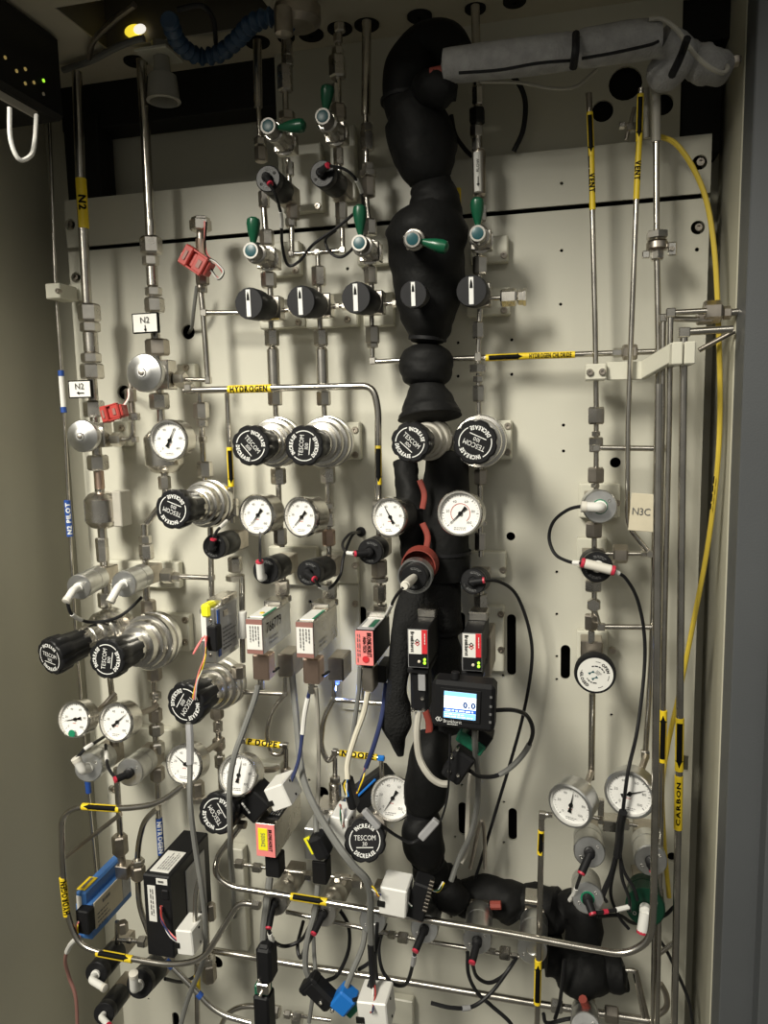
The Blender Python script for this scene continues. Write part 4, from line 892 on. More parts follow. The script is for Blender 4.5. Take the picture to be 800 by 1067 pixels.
# pink front
q = (370, 657, 389.5, 694); d = .12; t = controller('controller with a pink front label left of the black foam', q, d, .062, 'soft')
front_plate(t, (q[0]+.5, q[1]+.5, q[2]-.8, q[3]-.8), d, 'pink'); o = P(384.5, 672, d+.0009); s = S(384, 672, d); g = G(); text(g, 'BRONKHORST', 4.4*s, flat_map(o, -ZA, XA, NY), 1, width=26*s); text(g, 'HIGH-TECH', 3.2*s, flat_map(o-XA*5*s, -ZA, XA, NY), 1, width=17*s); part(t, 'lettering', g, 'ink')
g = G(); lathe(g, [(0, 3.6*s), (.0004, 3.6*s)], P(381, 687, d+.001), NY, 16); part(t, 'red_spot', g, 'lred'); front_bars(t, (371.5, 660, 376, 692), d+.001, 2, 'greyink', True, 9)
xc = P(380, 657, d).x; z1 = P(380, 657, d).z; g = G(); box(g, V((xc, -d+.022, z1+.0006)), XA*.008, YA*.019, ZA*.0006, .0002); tp = part(t, 'top_label', g, 'silverlabel'); g = G(); box(g, V((xc-.002, -d+.02, z1+.0014)), XA*.003, YA*.012, ZA*.0003, .0001); part(tp, 'white_strip', g, 'paper'); g = G(); box(g, V((xc+.004, -d+.02, z1+.0014)), XA*.0022, YA*.012, ZA*.0003, .0001); part(tp, 'green_strip', g, 'pcb')
g = G(); box(g, V((xc, -d+.052, z1+.003)), XA*.01, YA*.01, ZA*.0035, .001); part(t, 'inlet_block', g, 'steel')
down_block(t, 377, 695, 389, 721, .112, .018, 'dull'); down_block(t, 392, 694, 402, 712, .09, .03, 'black', 'outlet_block')
# two slim black ones with red and white labels
for k, (q, lab) in enumerate((((425, 656, 445.8, 695.5), 'slim black controller with red-white label in front of the coarse foam'), ((481.4, 660, 502, 699), 'slim black controller with red-white label above the display'))):
    d = .135; t = controller(lab, q, d, .06, 'soft'); h = q[3]-q[1]; w_ = q[2]-q[0]; s = S(q[0], q[1], d)
    front_plate(t, (q[0], q[1], q[2], q[3]), d, 'silverlabel', 'front_rim', .0003); front_plate(t, (q[0]+.5, q[1]+.5, q[2]-.5, q[3]-.5), d+.0003, 'soft', 'front_panel')
    front_plate(t, (q[0]+.6, q[1]+.6, q[0]+w_*.68, q[1]+h*.645), d+.0006, 'paper', 'white_label'); front_plate(t, (q[0]+w_*.68, q[1]+.6, q[2]-.8, q[1]+h*.645), d+.0006, 'lred', 'red_label')
    o = P(q[0]+w_*.22, q[1]+h*.32, d+.0014); g = G(); text(g, 'Bronkhorst', 3.4*s, flat_map(o, -ZA, XA, NY), 1, width=22*s); part(t, 'lettering', g, 'ink')
    o = P(q[0]+w_*.46, q[1]+h*.34, d+.0014); 
    for j, m in ((-1, 'ink'), (1, 'lred')):
        g = G(); c = o-ZA*j*1.3*s
        for a in range(4):
            X, Z = rot_axes(45+90*a); box(g, c+Z*1.5*s, X*1.9*s, YA*.0002, Z*.35*s, .0001)
        part(t, 'emblem', g, m)
    front_bars(t, (q[0]+w_*.78, q[1]+h*.1, q[0]+w_*.9, q[1]+h*.55), d+.0014, 1, 'paper', True, 3)
    for u, v, m, r in ((.56, .84, 'led_off', 1.6), (.84, .79, 'led', 1.5), (.84, .88, 'led', 1.6)):
        g = G(); lathe(g, [(0, r*s), (.0008, r*s), (.0012, r*.6*s)], P(q[0]+w_*u, q[1]+h*v, d+.0006), NY, 12); part(t, 'indicator_light', g, m)
    xc = P((q[0]+q[2])/2, q[1], d).x; z1 = P(q[0], q[1], d).z; g = G(); box(g, V((xc, -d+.05, z1+.004)), XA*.0085, YA*.01, ZA*.004, .001); part(t, 'inlet_block', g, 'steel')
    down_block(t, q[0]-1, q[3]+1, q[2]+1, q[3]+7, d-.006, .05, 'soft', 'base_block')
    if k: down_block(t, 503.5, 664, 511, 706, .09, .05, 'dull', 'rear_block')
# lower pair
d = .13; q = (266.5, 859, 287, 893); t = controller('grey controller with pink label and yellow sticker below the white box', q, d, .07, 'steel2')
front_plate(t, (q[0]+.3, q[1]+.3, q[2]-.8, q[3]-.4), d, 'pink'); front_plate(t, (269, 863.5, 278.5, 886), d+.0006, 'neon', 'sticker'); s = S(274, 875, d)
g = G(); text(g, '500142', 4.2*s, flat_map(P(274, 875, d+.0013), -ZA, XA, NY), 0, width=15*s); part(t, 'handwriting', g, 'greyink'); g = G(); text(g, 'BRONKHORST', 3.2*s, flat_map(P(281.5, 876, d+.0009), -ZA, XA, NY), 1, width=24*s); part(t, 'lettering', g, 'ink')
down_block(t, 276, 893, 291, 915, .118, .016, 'soft', 'round_plug'); 
z1 = P(277, 859, d).z; xc = P(277, 859, d).x; g = G(); box(g, V((xc+.003, -d+.03, z1+.0006)), XA*.006, YA*.02, ZA*.0006, .0002); tp = part(t, 'top_label', g, 'soft'); g = G(); bars(g, V((xc+.003, -d+.03, z1+.0014)), YA, XA, ZA, .03, .01, 4, 5, .5); part(tp, 'small_print', g, 'print')
q = (317, 864, 337, 897); t = controller('grey controller with a slanted yellow sticker at lower centre', q, .12, .06, 'alu'); X, Z = rot_axes(-62); g = G(); s = S(323, 880, .12); box(g, P(323.5, 881, .1208), X*9.5*s, YA*.0004, Z*3.6*s, .0002); st = part(t, 'sticker', g, 'neon')
g = G(); bars(g, P(323.5, 881, .1214), X, Z, NY, 15*s, 4*s, 1, 5); part(st, 'handwriting', g, 'greyink')
down_block(t, 325, 898, 340, 922, .112, .016, 'soft', 'round_plug'); g = G(); p = P(334, 845, .08); box(g, P(344, 846, .075), XA*.012, YA*.015, ZA*.010, .001); part(t, 'inlet_block', g, 'steel')
t = T('plug_connector', 'black plug with a bulky hood on the slanted-sticker controller', 'connector', P(333, 885, .15)); X, Z = rot_axes(25); g = G(); s = S(333, 880, .15); box(g, P(334, 880, .15), X*8*s, YA*.009, Z*13*s, .003); part(t, 'hood', g, 'soft'); g = G(); tube(g, cat(pts3([(330, 868, .15), (329, 855, .14), (331, 842, .12)]), 5), 3*s, 8); part(t, 'cable_boot', g, 'grey')
# blue one
d = .125; q = (79, 930, 94, 978); t = T('flow_controller', 'blue flow controller with a beige label at lower left', 'flow controller', P(86, 978, d-.05)); xr = P(94, 950, d).x; z0, z1 = P(86, 978, d).z, P(86, 930, d).z; xl = P(79, 950, d).x
zz = z1-.014; g = G(); box(g, V(((xl+xr)/2, -d+.037, (z0+zz)/2)), XA*(xr-xl)/2, YA*.037, ZA*(zz-z0)/2, .001); box(g, V(((xl+xr)/2-.002, -d+.035, z1-.008)), XA*((xr-xl)/2-.003), YA*.035, ZA*.008, .002); part(t, 'enclosure', g, 'blue')
q2 = side_plate(t, xr, -d+.006, -d+.056, z0+.008, zz-.001, 'tape'); side_plate(q2, xr+.0006, -d+.056, -d+.07, z0+.009, zz-.001, 'silverlabel', 'grey_end')
g = G(); bars(g, V((xr+.0014, -d+.022, (z0+zz)/2-.003)), YA, ZA, XA, .026, .018, 4, 12); bars(g, V((xr+.0014, -d+.026, zz-.007)), YA, ZA, XA, .014, .004, 1, 2, .9); part(t, 'small_print', g, 'greyink')
g = G(); box(g, V(((xl+xr)/2-.003, -d+.014, z1+.0005)), XA*.005, YA*.011, ZA*.0005, .0002); s2 = part(t, 'sticker', g, 'yellow'); g = G(); box(g, V(((xl+xr)/2-.003, -d+.014, z1+.0013)), XA*.0015, YA*.009, ZA*.0002, .0001); part(s2, 'dark_line', g, 'greyink')
front_plate(t, (80, 934, 85, 952), d, 'paper'); down_block(t, 79, 950, 92, 974, d+.01, .012, 'soft', 'plug'); wires(t, [(82, 960, d+.012), (80, 966, d+.014), (82, 974, d+.01)], ['white', 'yellow', 'pink'], .7, spread=1.2)
cable('signal_cable', 'reddish-grey cable dropping along the left wall from the blue controller', [(82, 976, .13), (73, 985, .12), (68, 1000, .11), (72, 1018, .1), (79, 1040, .1), (81, 1080, .1)], 2, 'maroon', tags=[(.05, .3, 'white')])
# black one
d = .13; q = (151, 913, 179, 997); t = T('flow_controller', 'large black flow controller with white labels at lower left', 'flow controller', P(165, 997, d-.06)); g = G(); abox(g, *q, d, .084, .0015); part(t, 'enclosure', g, 'knob')
front_plate(t, (154.5, 923, 162.5, 960), d, 'paper'); front_bars(t, (156, 925, 161, 958), d+.0009, 2, 'greyink', True, 6); front_plate(t, (162.5, 916, 174, 922), d, 'paper', 'model_label'); front_bars(t, (164, 917.5, 173, 920.5), d+.0009, 1, 'greyink', False, 7, thick=.8)
xl, xr = P(151, 950, d).x, P(179, 950, d).x; z0, z1 = P(165, 997, d).z, P(165, 913, d).z
g = G(); box(g, V(((xl+xr)/2, -d+.024, z1+.0005)), XA*.0105, YA*.018, ZA*.0005, .0002); tl = part(t, 'top_label', g, 'paper'); g = G(); bars(g, V(((xl+xr)/2+.002, -d+.024, z1+.0012)), YA, -XA, ZA, .03, .014, 5, 9); part(tl, 'small_print', g, 'greyink')
side_plate(t, xr, -d+.03, -d+.07, z0+.014, z1-.012, 'silverlabel'); down_block(t, 168, 928, 175, 938, d+.002, .004, 'soft', 'plug')
wires(t, [(168, 945, d+.001), (169, 958, d+.012), (178, 974, d+.022), (190, 983, d+.02)], ['white', 'wblue', 'red', 'pink'], 1.0, spread=1.2)
# connectors boxes
def white_box(label, u, v, w_, h_, d, L, ang=0, notch=True):
    X, Z = rot_axes(ang); s = S(u, v, d); c = P(u, v, d)+YA*L/2; t = T('terminal_box', label, 'box', c); g = G(); box(g, c, X*w_*s/2, YA*L/2, Z*h_*s/2, .0012); part(t, 'housing', g, 'white')
    g = G(); box(g, P(u, v, d)+X*w_*s*.42*(-1 if notch else 1)-Z*h_*s*.1+NY*.0005, X*w_*s*.14, YA*.001, Z*h_*s*.10, .0004); part(t, 'cable_slot', g, 'void')
    g = G()
    for k in (-.3, .3): lathe(g, [(0, .0012), (.0006, .0012)], c+X*w_*s*.5+Z*h_*s*k, X, 10)
    part(t, 'rivets', g, 'void'); return t
white_box('white terminal box hanging off the large black controller', 192, 983, 19, 28, .155, .028, 3)
white_box('white terminal box tilted above the pink-labelled lower controller', 289, 832, 23, 26, .15, .03, 24)
white_box('white terminal box half hidden beside the lower centre regulator', 352, 868, 20, 34, .13, .03, -6)
white_box('white terminal box in the middle of the bottom tube', 409, 941, 29, 31, .15, .028, -4)
white_box('white terminal box at the bottom edge beside the blue tape', 388, 1061, 32, 34, .15, .03, 4)
g = G(); X, Z = rot_axes(-14); box(g, P(438, 934, .13), X*.0085, YA*.010, Z*.018, .0015); t = T('chip_module', 'black ribbed module right of the middle white terminal box', 'module', P(438, 952, .13)); part(t, 'housing', g, 'soft'); g = G()
for k in range(9): box(g, P(446, 934, .141)+Z*(.015-.0037*k), X*.002, YA*.001, Z*.0008, .0002)
part(t, 'contact_pins', g, 'dull')
wires(t, [(424, 940, .14), (430, 944, .14)], ['red', 'green', 'white'], .8); wires(t, [(446, 925, .13), (456, 928, .13), (462, 920, .12)], ['red', 'green', 'white', 'yellow'], .8)
def rbox(name, label, u, v, w_, h_, d, L, ang, m, cat_='box', b=.002):
    X, Z = rot_axes(ang); s = S(u, v, d); g = G(); box(g, P(u, v, d)+YA*L/2, X*w_*s/2, YA*L/2, Z*h_*s/2, b); return solo(name, g, m, label, cat_)
rbox('driver_box', 'black slanted box behind the lower right gauge of the centre', 385, 827, 50, 24, .05, .025, 40, 'soft')
g = G(); A, B = P(365, 837, .052), P(391, 812, .052); tube(g, [A, B], .0012, 6); solo('blue_edge', g, 'tapeblue', 'thin blue strip standing in for blue light on the slanted black box edge', 'strip')  # blue light on the box edge, put in as a coloured strip
t = T('driver_box', 'black box with slanted white print above the pink-labelled controller', 'box', P(263, 842, .12)); X, Z = rot_axes(-40); s = S(263, 842, .13); g = G(); box(g, P(263, 841, .13)+YA*.014, X*13*s, YA*.014, Z*15*s, .0015); part(t, 'housing', g, 'soft'); g = G(); X, Z = rot_axes(-52); bars(g, P(257, 843, .1303), X, Z, NY, 16*s, 3*s, 1, 5, .8); part(t, 'print', g, 'print')
rbox('plug_connector', 'black multi-way plug left of the slanted black box', 363, 830, 9, 32, .125, .015, 14, 'soft', 'connector')
# ================================================================ display
t = T('display_module', 'black readout display with a glowing blue screen', 'display', P(482, 765, .15)); d = .175; rot = -2.2; X, Z = rot_axes(rot); s = S(482, 737, d); c = P(482, 736.5, d)
def dp(u, v, e=0): return c+X*((u-482)*s)-Z*((v-736.5)*s)+NY*e
g = G(); box(g, c+YA*.011, X*33*s, YA*.011, Z*25.5*s, .003); part(t, 'housing', g, 'soft')
g = G(); box(g, dp(479.5, 735, .0006), X*21*s, YA*.0006, Z*17.5*s, .0005); part(t, 'bezel', g, 'knob')
def rect(u0, v0, u1, v1, e, m, name, par=t):
    g = G(); box(g, dp((u0+u1)/2, (v0+v1)/2, e), X*((u1-u0)/2*s), YA*.0002, Z*((v1-v0)/2*s), .00005); return part(par, name, g, m)
rect(462.5, 720.5, 496, 749, .0014, 'scr_w', 'screen'); rect(462.5, 720.5, 496, 725, .0017, 'scr_b', 'status_bar'); rect(462.5, 738.5, 496, 742.5, .0017, 'scr_d', 'menu_bar'); rect(462.5, 743, 496, 749, .0017, 'scr_b', 'button_bar')
g = G(); text(g, '0.0', 6*s, flat_map(dp(489, 733.5), X, Z, NY, .0021), 1); part(t, 'reading', g, 'lblue')
g = G(); bars(g, dp(479, 740.5, .0018), X, Z, NY, 30*s, 3*s, 1, 2, .5); part(t, 'menu_print', g, 'scr_w'); g = G(); bars(g, dp(479, 746, .0018), X, Z, NY, 30*s, 5*s, 2, 4, .45); part(t, 'button_print', g, 'scr_w')
g = G(); text(g, 'Bronkhorst', 3.6*s, flat_map(dp(472, 753), X, Z, NY, .0014), 0, width=19*s); bars(g, dp(472, 756.2, .0012), X, Z, NY, 11*s, 1.4*s, 1, 2, .6); part(t, 'lettering', g, 'print')
g = G()
for j in (-1.3, 1.3):
    for a in range(4):
        Xa, Za = rot_axes(45+90*a+rot); box(g, dp(457.5+j, 752, .0010)+Za*1.6*s, Xa*2*s, YA*.0002, Za*.35*s, .0001)
part(t, 'emblem', g, 'print')
for v in (723, 733, 741.5, 750):
    g = G(); box(g, dp(511, v, .0004), X*1.3*s, YA*.0004, Z*1.3*s, .0002); part(t, 'button', g, 'greyink')
g = G(); cyl(g, dp(472, 711)+YA*.008, dp(472, 703)+YA*.008, 4.5*s, 16); part(t, 'cable_gland', g, 'soft')
t = T('plug_connector', 'black connector under the display with a green board edge', 'connector', P(478, 790, .13)); X, Z = rot_axes(-32); s = S(478, 795, .13); c = P(478, 796, .13)
g = G(); box(g, c, X*11*s, YA*.009, Z*17*s, .002); part(t, 'hood', g, 'soft'); g = G(); box(g, P(491, 772, .13), X*15*s, YA*.007, Z*6*s, .001); part(t, 'board', g, 'pcb'); g = G(); box(g, P(500, 765, .125), X*12*s, YA*.009, Z*9*s, .001); part(t, 'socket', g, 'soft')
for u, v in ((470, 789), (476, 781), (477, 808), (468, 804)): screw(t, u, v, 2, .14, 'bright', 'screw')
t = T('plug_connector', 'black cable plug under the left slim controller', 'connector', P(436, 730, .11)); g = G(); abox(g, 427, 699, 446, 742, .125, .02, .003); part(t, 'hood', g, 'soft'); g = G(); abox(g, 435.5, 703, 443, 720, .127, .003, .0004); lb = part(t, 'label', g, 'silverlabel')
for u, v in ((430, 740), (441, 740), (440, 728)): screw(t, u, v, 2, .126, 'bright', 'screw')
cable('grey_cable', 'thick grey cable from the left plug curving under the display', [(436, 742, .12), (434, 765, .13), (437, 790, .135), (447, 808, .14), (458, 816, .14), (468, 817, .138)], 3.6, 'lgrey')
cable('grey_cable', 'grey cable dropping from the display behind the connector', [(495, 760, .155), (495, 780, .14), (498, 810, .1), (497, 840, .08), (490, 870, .07), (478, 895, .07), (470, 918, .075)], 3.4, 'grey')
cable('grey_cable', 'grey cable running from the connector down to the bottom foam', [(491, 805, .08), (488, 830, .06), (487, 860, .06), (486, 885, .06), (480, 900, .07)], 2.8, 'lgrey')
cable('grey_tube', 'thin steel capillary bent like a hairpin below the display', [(490, 905, .05), (496, 875, .05), (501, 856, .05), (504, 862, .05), (505, 885, .05), (505, 905, .05)], 2, 'dull', 'tube')
cable('black_cable', 'black cable looping right of the display with a grey sleeve', [(515, 740, .16), (535, 740, .15), (549, 746, .13), (555, 762, .12), (549, 780, .11), (535, 797, .11), (518, 808, .11), (500, 809, .12), (489, 803, .13)], 2.4, tags=[(.48, .74, 'grey')])
cable('black_cable', 'thin black cable dangling from the display to a grey tag', [(469, 765, .15), (468, 800, .15), (466, 830, .14), (461, 850, .13), (457, 858, .125)], 1.2)
cable('black_cable', 'black cable drooping across the black foam near the grey tag', [(447, 866, .125), (430, 878, .125), (415, 872, .13), (400, 862, .14), (388, 852, .16)], 1.8, tags=[(0, .0, 'grey')][:0])
rbox('cable_tag', 'grey slanted tag on the black foam below the display', 446, 866, 8, 28, .135, .006, -38, 'silverlabel', 'tag', .001)
rbox('cable_tag', 'grey slanted tag above the lower centre regulator', 386, 855, 7, 24, .165, .006, 42, 'silverlabel', 'tag', .001)
# ================================================================ foam
foam('pipe_foam', 'large black foam hook at the top beside the grey foam', [(476, 62, .075, 20), (462, 46, .07, 23), (444, 52, .065, 25), (429, 80, .065, 31), (423, 105, .065, 25), (430, 118, .065, 31), (440, 150, .06, 34), (445, 172, .06, 30), (449, 188, .055, 23)], seed=2, ties=(.5,), jit=.03)
foam('pipe_foam', 'black foam lump tucked under the end of the grey foam', [(440, 92, .08, 16), (458, 92, .09, 20), (474, 90, .09, 13)], seed=5)
foam('pipe_foam', 'black foam collar above the lever valve in the foam', [(449, 190, .06, 20), (452, 206, .06, 26), (453, 224, .06, 27), (448, 236, .06, 23)], seed=4, jit=.03)
foam('pipe_foam', 'wide black foam jacket around the middle valve', [(443, 233, .055, 33), (444, 240, .057, 43), (445, 262, .056, 41), (446, 292, .055, 36.5), (446, 322, .055, 31), (446, 343, .055, 25), (445, 357, .055, 16)], seed=8, jit=.035, ties=(.97,))
foam('pipe_foam', 'round black foam ball below the wide foam jacket', [(444, 360, .055, 15), (444, 367, .055, 25), (444, 381, .055, 28), (444, 396, .055, 25), (444, 403, .055, 15)], seed=9, jit=.02)
foam('pipe_foam', 'black foam cone over the middle regulator', [(444, 402, .055, 17), (445, 410, .058, 22), (447, 424, .06, 29), (448, 435, .062, 33)], seed=11, jit=.02)
foam('pipe_foam', 'straight black foam sleeve behind the large gauge', [(466, 474, .045, 22), (465, 500, .05, 24), (465, 540, .055, 24), (465, 575, .055, 24), (466, 603, .055, 23)], seed=12, jit=.02, ties=(.78,))
foam('pipe_foam', 'lumpy black foam left of the straight sleeve', [(422, 480, .04, 12), (424, 500, .045, 13), (429, 530, .05, 16), (430, 560, .05, 15), (430, 580, .045, 12)], seed=13, ties=(.5,))
for a in (('red silicone strip between the black foam sleeves, upper', 437, 500, 440, 530, 3), ('red silicone strip between the black foam sleeves, lower', 440, 545, 444, 572, 3.2), ('red silicone strip peeking out below the left plug', 443, 740, 445, 772, 3.6)):
    g = G(); A, B = P(a[1], a[2], .085), P(a[3], a[4], .085); tube(g, cat([A, (A+B)/2+XA*.003, B], 5), a[5]*S(a[1], a[2], .08), 8, .4); solo('silicone_strip', g, 'silicone', a[0], 'strip')
foam('pipe_foam', 'coarse black foam arm going down left of the slim controller', [(433, 616, .06, 14), (427, 640, .07, 16), (419, 675, .085, 13), (414, 715, .09, 11), (413, 735, .09, 14), (413, 755, .09, 15), (414, 770, .085, 9), (417, 786, .08, 4)], 'fuzz', seed=15)
foam('pipe_foam', 'coarse black foam arm going down between the slim controllers', [(461, 607, .055, 17), (461, 628, .06, 20), (461, 650, .06, 21), (461, 662, .06, 16), (461, 680, .06, 20), (463, 720, .06, 18), (462, 760, .06, 18)], 'fuzz', seed=16, ties=(.45,))
foam('pipe_foam', 'black foam sausage below the display', [(453, 768, .07, 17), (450, 782, .08, 23), (446, 805, .085, 24), (442, 828, .085, 22), (439, 841, .085, 17), (438, 846, .085, 14), (439, 852, .085, 18), (440, 866, .085, 22), (443, 884, .08, 22), (445, 893, .075, 17), (446, 898, .07, 16), (449, 908, .06, 18), (454, 917, .055, 10)], seed=17, ties=(.42, .77))
foam('pipe_foam', 'black foam bend joining the bottom foam rings', [(456, 905, .05, 15), (463, 925, .055, 17), (470, 934, .06, 17), (476, 938, .055, 15)], seed=18)
foam('pipe_foam', 'black foam ring around the left bottom cylinder with red strip', [(483, 940, .026, 16), (491, 936, .03, 20), (512, 933, .03, 19), (531, 940, .03, 22), (540, 948, .03, 18)], seed=19)
foam('pipe_foam', 'black foam ring around the right bottom cylinder', [(541, 946, .03, 16), (553, 942, .03, 20), (573, 948, .03, 23), (589, 952, .03, 18)], seed=20)
foam('pipe_foam', 'black foam block below the paired silver actuators', [(590, 950, .04, 15), (598, 945, .04, 18), (606, 950, .045, 20), (608, 975, .045, 18), (608, 1000, .045, 17)], seed=21)
foam('pipe_foam', 'black foam lump at the bottom right end of the run', [(570, 998, .05, 16), (585, 1002, .05, 19), (600, 1012, .055, 24), (615, 1014, .055, 24), (628, 1012, .05, 18)], seed=22)
foam('pipe_foam', 'small black foam drum at the far end of the bottom run', [(630, 1012, .05, 15), (633, 1012, .05, 19), (647, 1014, .05, 19), (650, 1014, .05, 15)], seed=23, jit=.02)
foam('pipe_foam', 'black foam underlayer of the two bottom cylinders', [(560, 975, .025, 14), (570, 985, .025, 18), (578, 1000, .03, 18)], seed=24)
for u, v, u2, v2 in ((517, 944, 522, 950), ):
    g = G(); tube(g, [P(u-6, v-1, .06), P(u+5, v-1, .06)], 4.6*S(u, v, .085), 8); solo('silicone_plug', g, 'silicone', 'red silicone end showing in the left bottom foam ring', 'plug')
g = G(); tube(g, [P(607, 1041, .09), P(611, 1050, .085)], 4.5*S(607, 1041, .085), 8); solo('silicone_plug', g, 'silicone', 'red silicone end above the bottom right cylinder', 'plug')
# grey foam pipe
g = [(463, 69, .10, 16), (490, 66, .10, 17.5), (540, 60, .10, 18), (590, 54, .095, 18), (600, 53, .095, 17)]
foam('grey_foam', 'first length of grey pipe foam next to the black hook', g, 'gfoam', seed=30, jit=.012)
foam('grey_foam', 'second length of grey pipe foam after the black tie', [(602, 52, .095, 17), (612, 50, .095, 18.5), (650, 44, .09, 19.5), (685, 40, .085, 18.5)], 'gfoam', seed=31, jit=.012)
foam('grey_foam', 'grey foam elbow at the right end of the pipe', [(688, 42, .08, 17), (700, 50, .075, 18), (706, 60, .07, 19), (690, 78, .065, 18), (682, 86, .06, 13)], 'gfoam', seed=32, jit=.03)
foam('grey_foam', 'grey foam stub leading to the right wall fitting', [(712, 56, .065, 15), (722, 62, .06, 17), (736, 68, .06, 19), (752, 72, .05, 16)], 'gfoam', seed=33, jit=.04)
for a, (u, v, u2, v2, r) in (('black tie between the two long grey foam lengths', (600, 35, 597, 71, 0)), ('black tie on the grey foam stub at the right', (716, 40, 700, 78, 0))):
    g = G(); tube(g, cat([P(u, v, .112), P((u+u2)/2+1, (v+v2)/2, .122 if u < 650 else .098), P(u2, v2, .112)], 6), .003, 8); solo('foam_tie', g, 'soft', a, 'tie')
g = G(); tube(g, cat(pts3([(478, 76, .117), (520, 73, .119), (560, 66, .119), (596, 63, .113)]), 6), .0012, 6); solo('foam_seam', g, 'soft', 'dark slit along the first grey foam length', 'seam')
g = G(); tube(g, cat(pts3([(606, 61, .113), (640, 55, .111), (676, 47, .103), (686, 43, .1)]), 6), .0012, 6); solo('foam_seam', g, 'soft', 'dark slit along the second grey foam length', 'seam')
g = G(); tube(g, pts3([(448, 76, .1), (464, 73, .1)]), 5*S(455, 75, .1), 10); solo('silicone_plug', g, 'silicone', 'red silicone end between black hook and grey foam', 'plug')
cable('white_cable', 'pale twin cable arching over the right end of the grey foam', [(676, 20, .1), (690, 20, .1), (706, 32, .1), (720, 52, .095), (736, 68, .09), (752, 76, .08), (758, 70, .07), (748, 62, .05)], 2.4, 'lgrey')
cable('white_cable', 'pale cable sagging below the first grey foam length', [(500, 85, .09), (540, 86, .07), (575, 92, .06), (600, 90, .05), (622, 72, .05)], 1.8, 'lgrey')
cable('black_cable', 'black cable curving behind the panel seam near the crossing tube', [(520, 70, .02), (538, 84, .015), (547, 105, .012), (545, 135, .010), (535, 158, .006)], 2.8)
cable('black_cable', 'short black cable behind the black foam hook', [(470, 120, .01), (474, 140, .01), (484, 155, .008), (492, 163, .006)], 2.4)
g = G(); abox(g, 474, 195, 480, 236, .012, .004, .001); solo('yellow_strip', g, 'yellow', 'yellow strip peeking out behind the black foam', 'strip')
line('wall_fitting', 'pipe fitting on the right wall beyond the grey foam', 'fitting', [([(745, 66), (772, 62)], 4)], [(762, 64, 12, 16, 'h', 'dull')], d=.05)
# ================================================================ tall crossing tube and right-hand foam column fittings
line('gas_tube', 'tall tube crossing behind the grey foam down to the rightmost lever valve', 'tube', [([(495, 6), (497, 90), (498, 160)], 4.6), ([(497, 200), (500, 240)], 3), ([(499, 258), (499, 300)], 3)],
  [(497.5, 100, 11, 18, 'v', 'steel'), (497, 121, 16, 15, 'v', 'black'), (496, 137, 13, 12), (496.5, 151, 10, 14, 'v', 'steel'), (500, 277, 15, 18), (503, 222, 7, 16)])
t = T('gas_filter', 'slim cylinder filter with a white flow label above the rightmost lever valve', 'filter', P(498, 205)); can(t, 499, 181, 14, 48, m='dull', neck=.8, d=.042); g = G(); tube(g, [P(497, 159, .05), P(498, 200, .05)], .0034, 10); lb = part(t, 'label', g, 'paper')
g = G(); o = P(498, 190, .0538); s = S(498, 190, .05); X, Z = rot_axes(0); g.add([o-XA*.4*s+ZA*6*s, o+XA*.4*s+ZA*6*s, o+XA*.4*s-ZA*1*s, o-XA*.4*s-ZA*1*s], [(3, 2, 1, 0)]); g.add([o-XA*1.6*s-ZA*1*s, o+XA*1.6*s-ZA*1*s, o-ZA*4*s], [(0, 2, 1)]); text(g, 'FLOW', 3*s, flat_map(P(497.6, 172, .0538), ZA, -XA, NY), 0); part(lb, 'lettering', g, 'ink')
line('gas_tube', 'fittings from the rightmost rotary knob down to its regulator', 'tube', [([(500, 322), (498, 372), (499, 440)], 3)], [(498, 344, 12, 17, 'v', 'steel'), (498, 384, 17, 10), (498, 395, 10, 7, 'v', 'steel'), (498.5, 410, 12, 17)], [(498, 372, 7, 9)])
line('tube_stub', 'capped stub with nut right of the rightmost rotary knob', 'tube', [([(508, 311), (548, 309)], 2.4)], [(530, 310, 17, 17, 'h', 'steel'), (543, 309.5, 15, 7, 'h', 'steel'), (546.5, 309.3, 17, 4, 'h', 'steel')], d=.05)
t = line('hydrogen_chloride_tube', 'horizontal tube with HYDROGEN CHLORIDE lettering to the right', 'tube', [([(430, 375), (500, 373), (690, 366)], 2.9)], [(643, 367.5, 9, 10, 'h', 'bright'), (656, 367, 15, 15, 'h', 'dull')], d=.036)
sleeve(t, (506, 373), (548, 371), 3.8, 'yellow', arrow=1, d=.036); sleeve(t, (548, 371), (599, 369.5), 3.7, 'yellow', 'HYDROGEN CHLORIDE', 4.4, d=.036)
# ================================================================ right-hand columns
t = line('vent_tube', 'left of the two VENT tubes on the right side', 'tube', [([(613.5, 98), (617, 220), (620, 340), (621, 424)], 2.9)], [], d=.045)
sleeve(t, (614.3, 117), (616, 163), 3.6, 'yellow', arrow=1, d=.045); sleeve(t, (616, 163), (617.3, 219), 3.4, 'yellow', 'VENT', 5.6, d=.045, up=XA, width=.36)
sleeve(t, (613.3, 97), (614.2, 117), 3.3, 'dull', d=.045)
t = line('vent_tube', 'right of the two VENT tubes on the right side', 'tube', [([(668, 92), (665, 150), (662.5, 220), (654, 440), (653.5, 548), (677, 577)], 2.9, 'tube', 14)], [(677, 577, 8, 8, 'y')], d=.06)
sleeve(t, (667.3, 98), (665.6, 148), 3.6, 'yellow', arrow=1, d=.06); sleeve(t, (665.6, 148), (662.8, 208), 3.4, 'yellow', 'VENT', 5.6, d=.06, up=XA, width=.34)
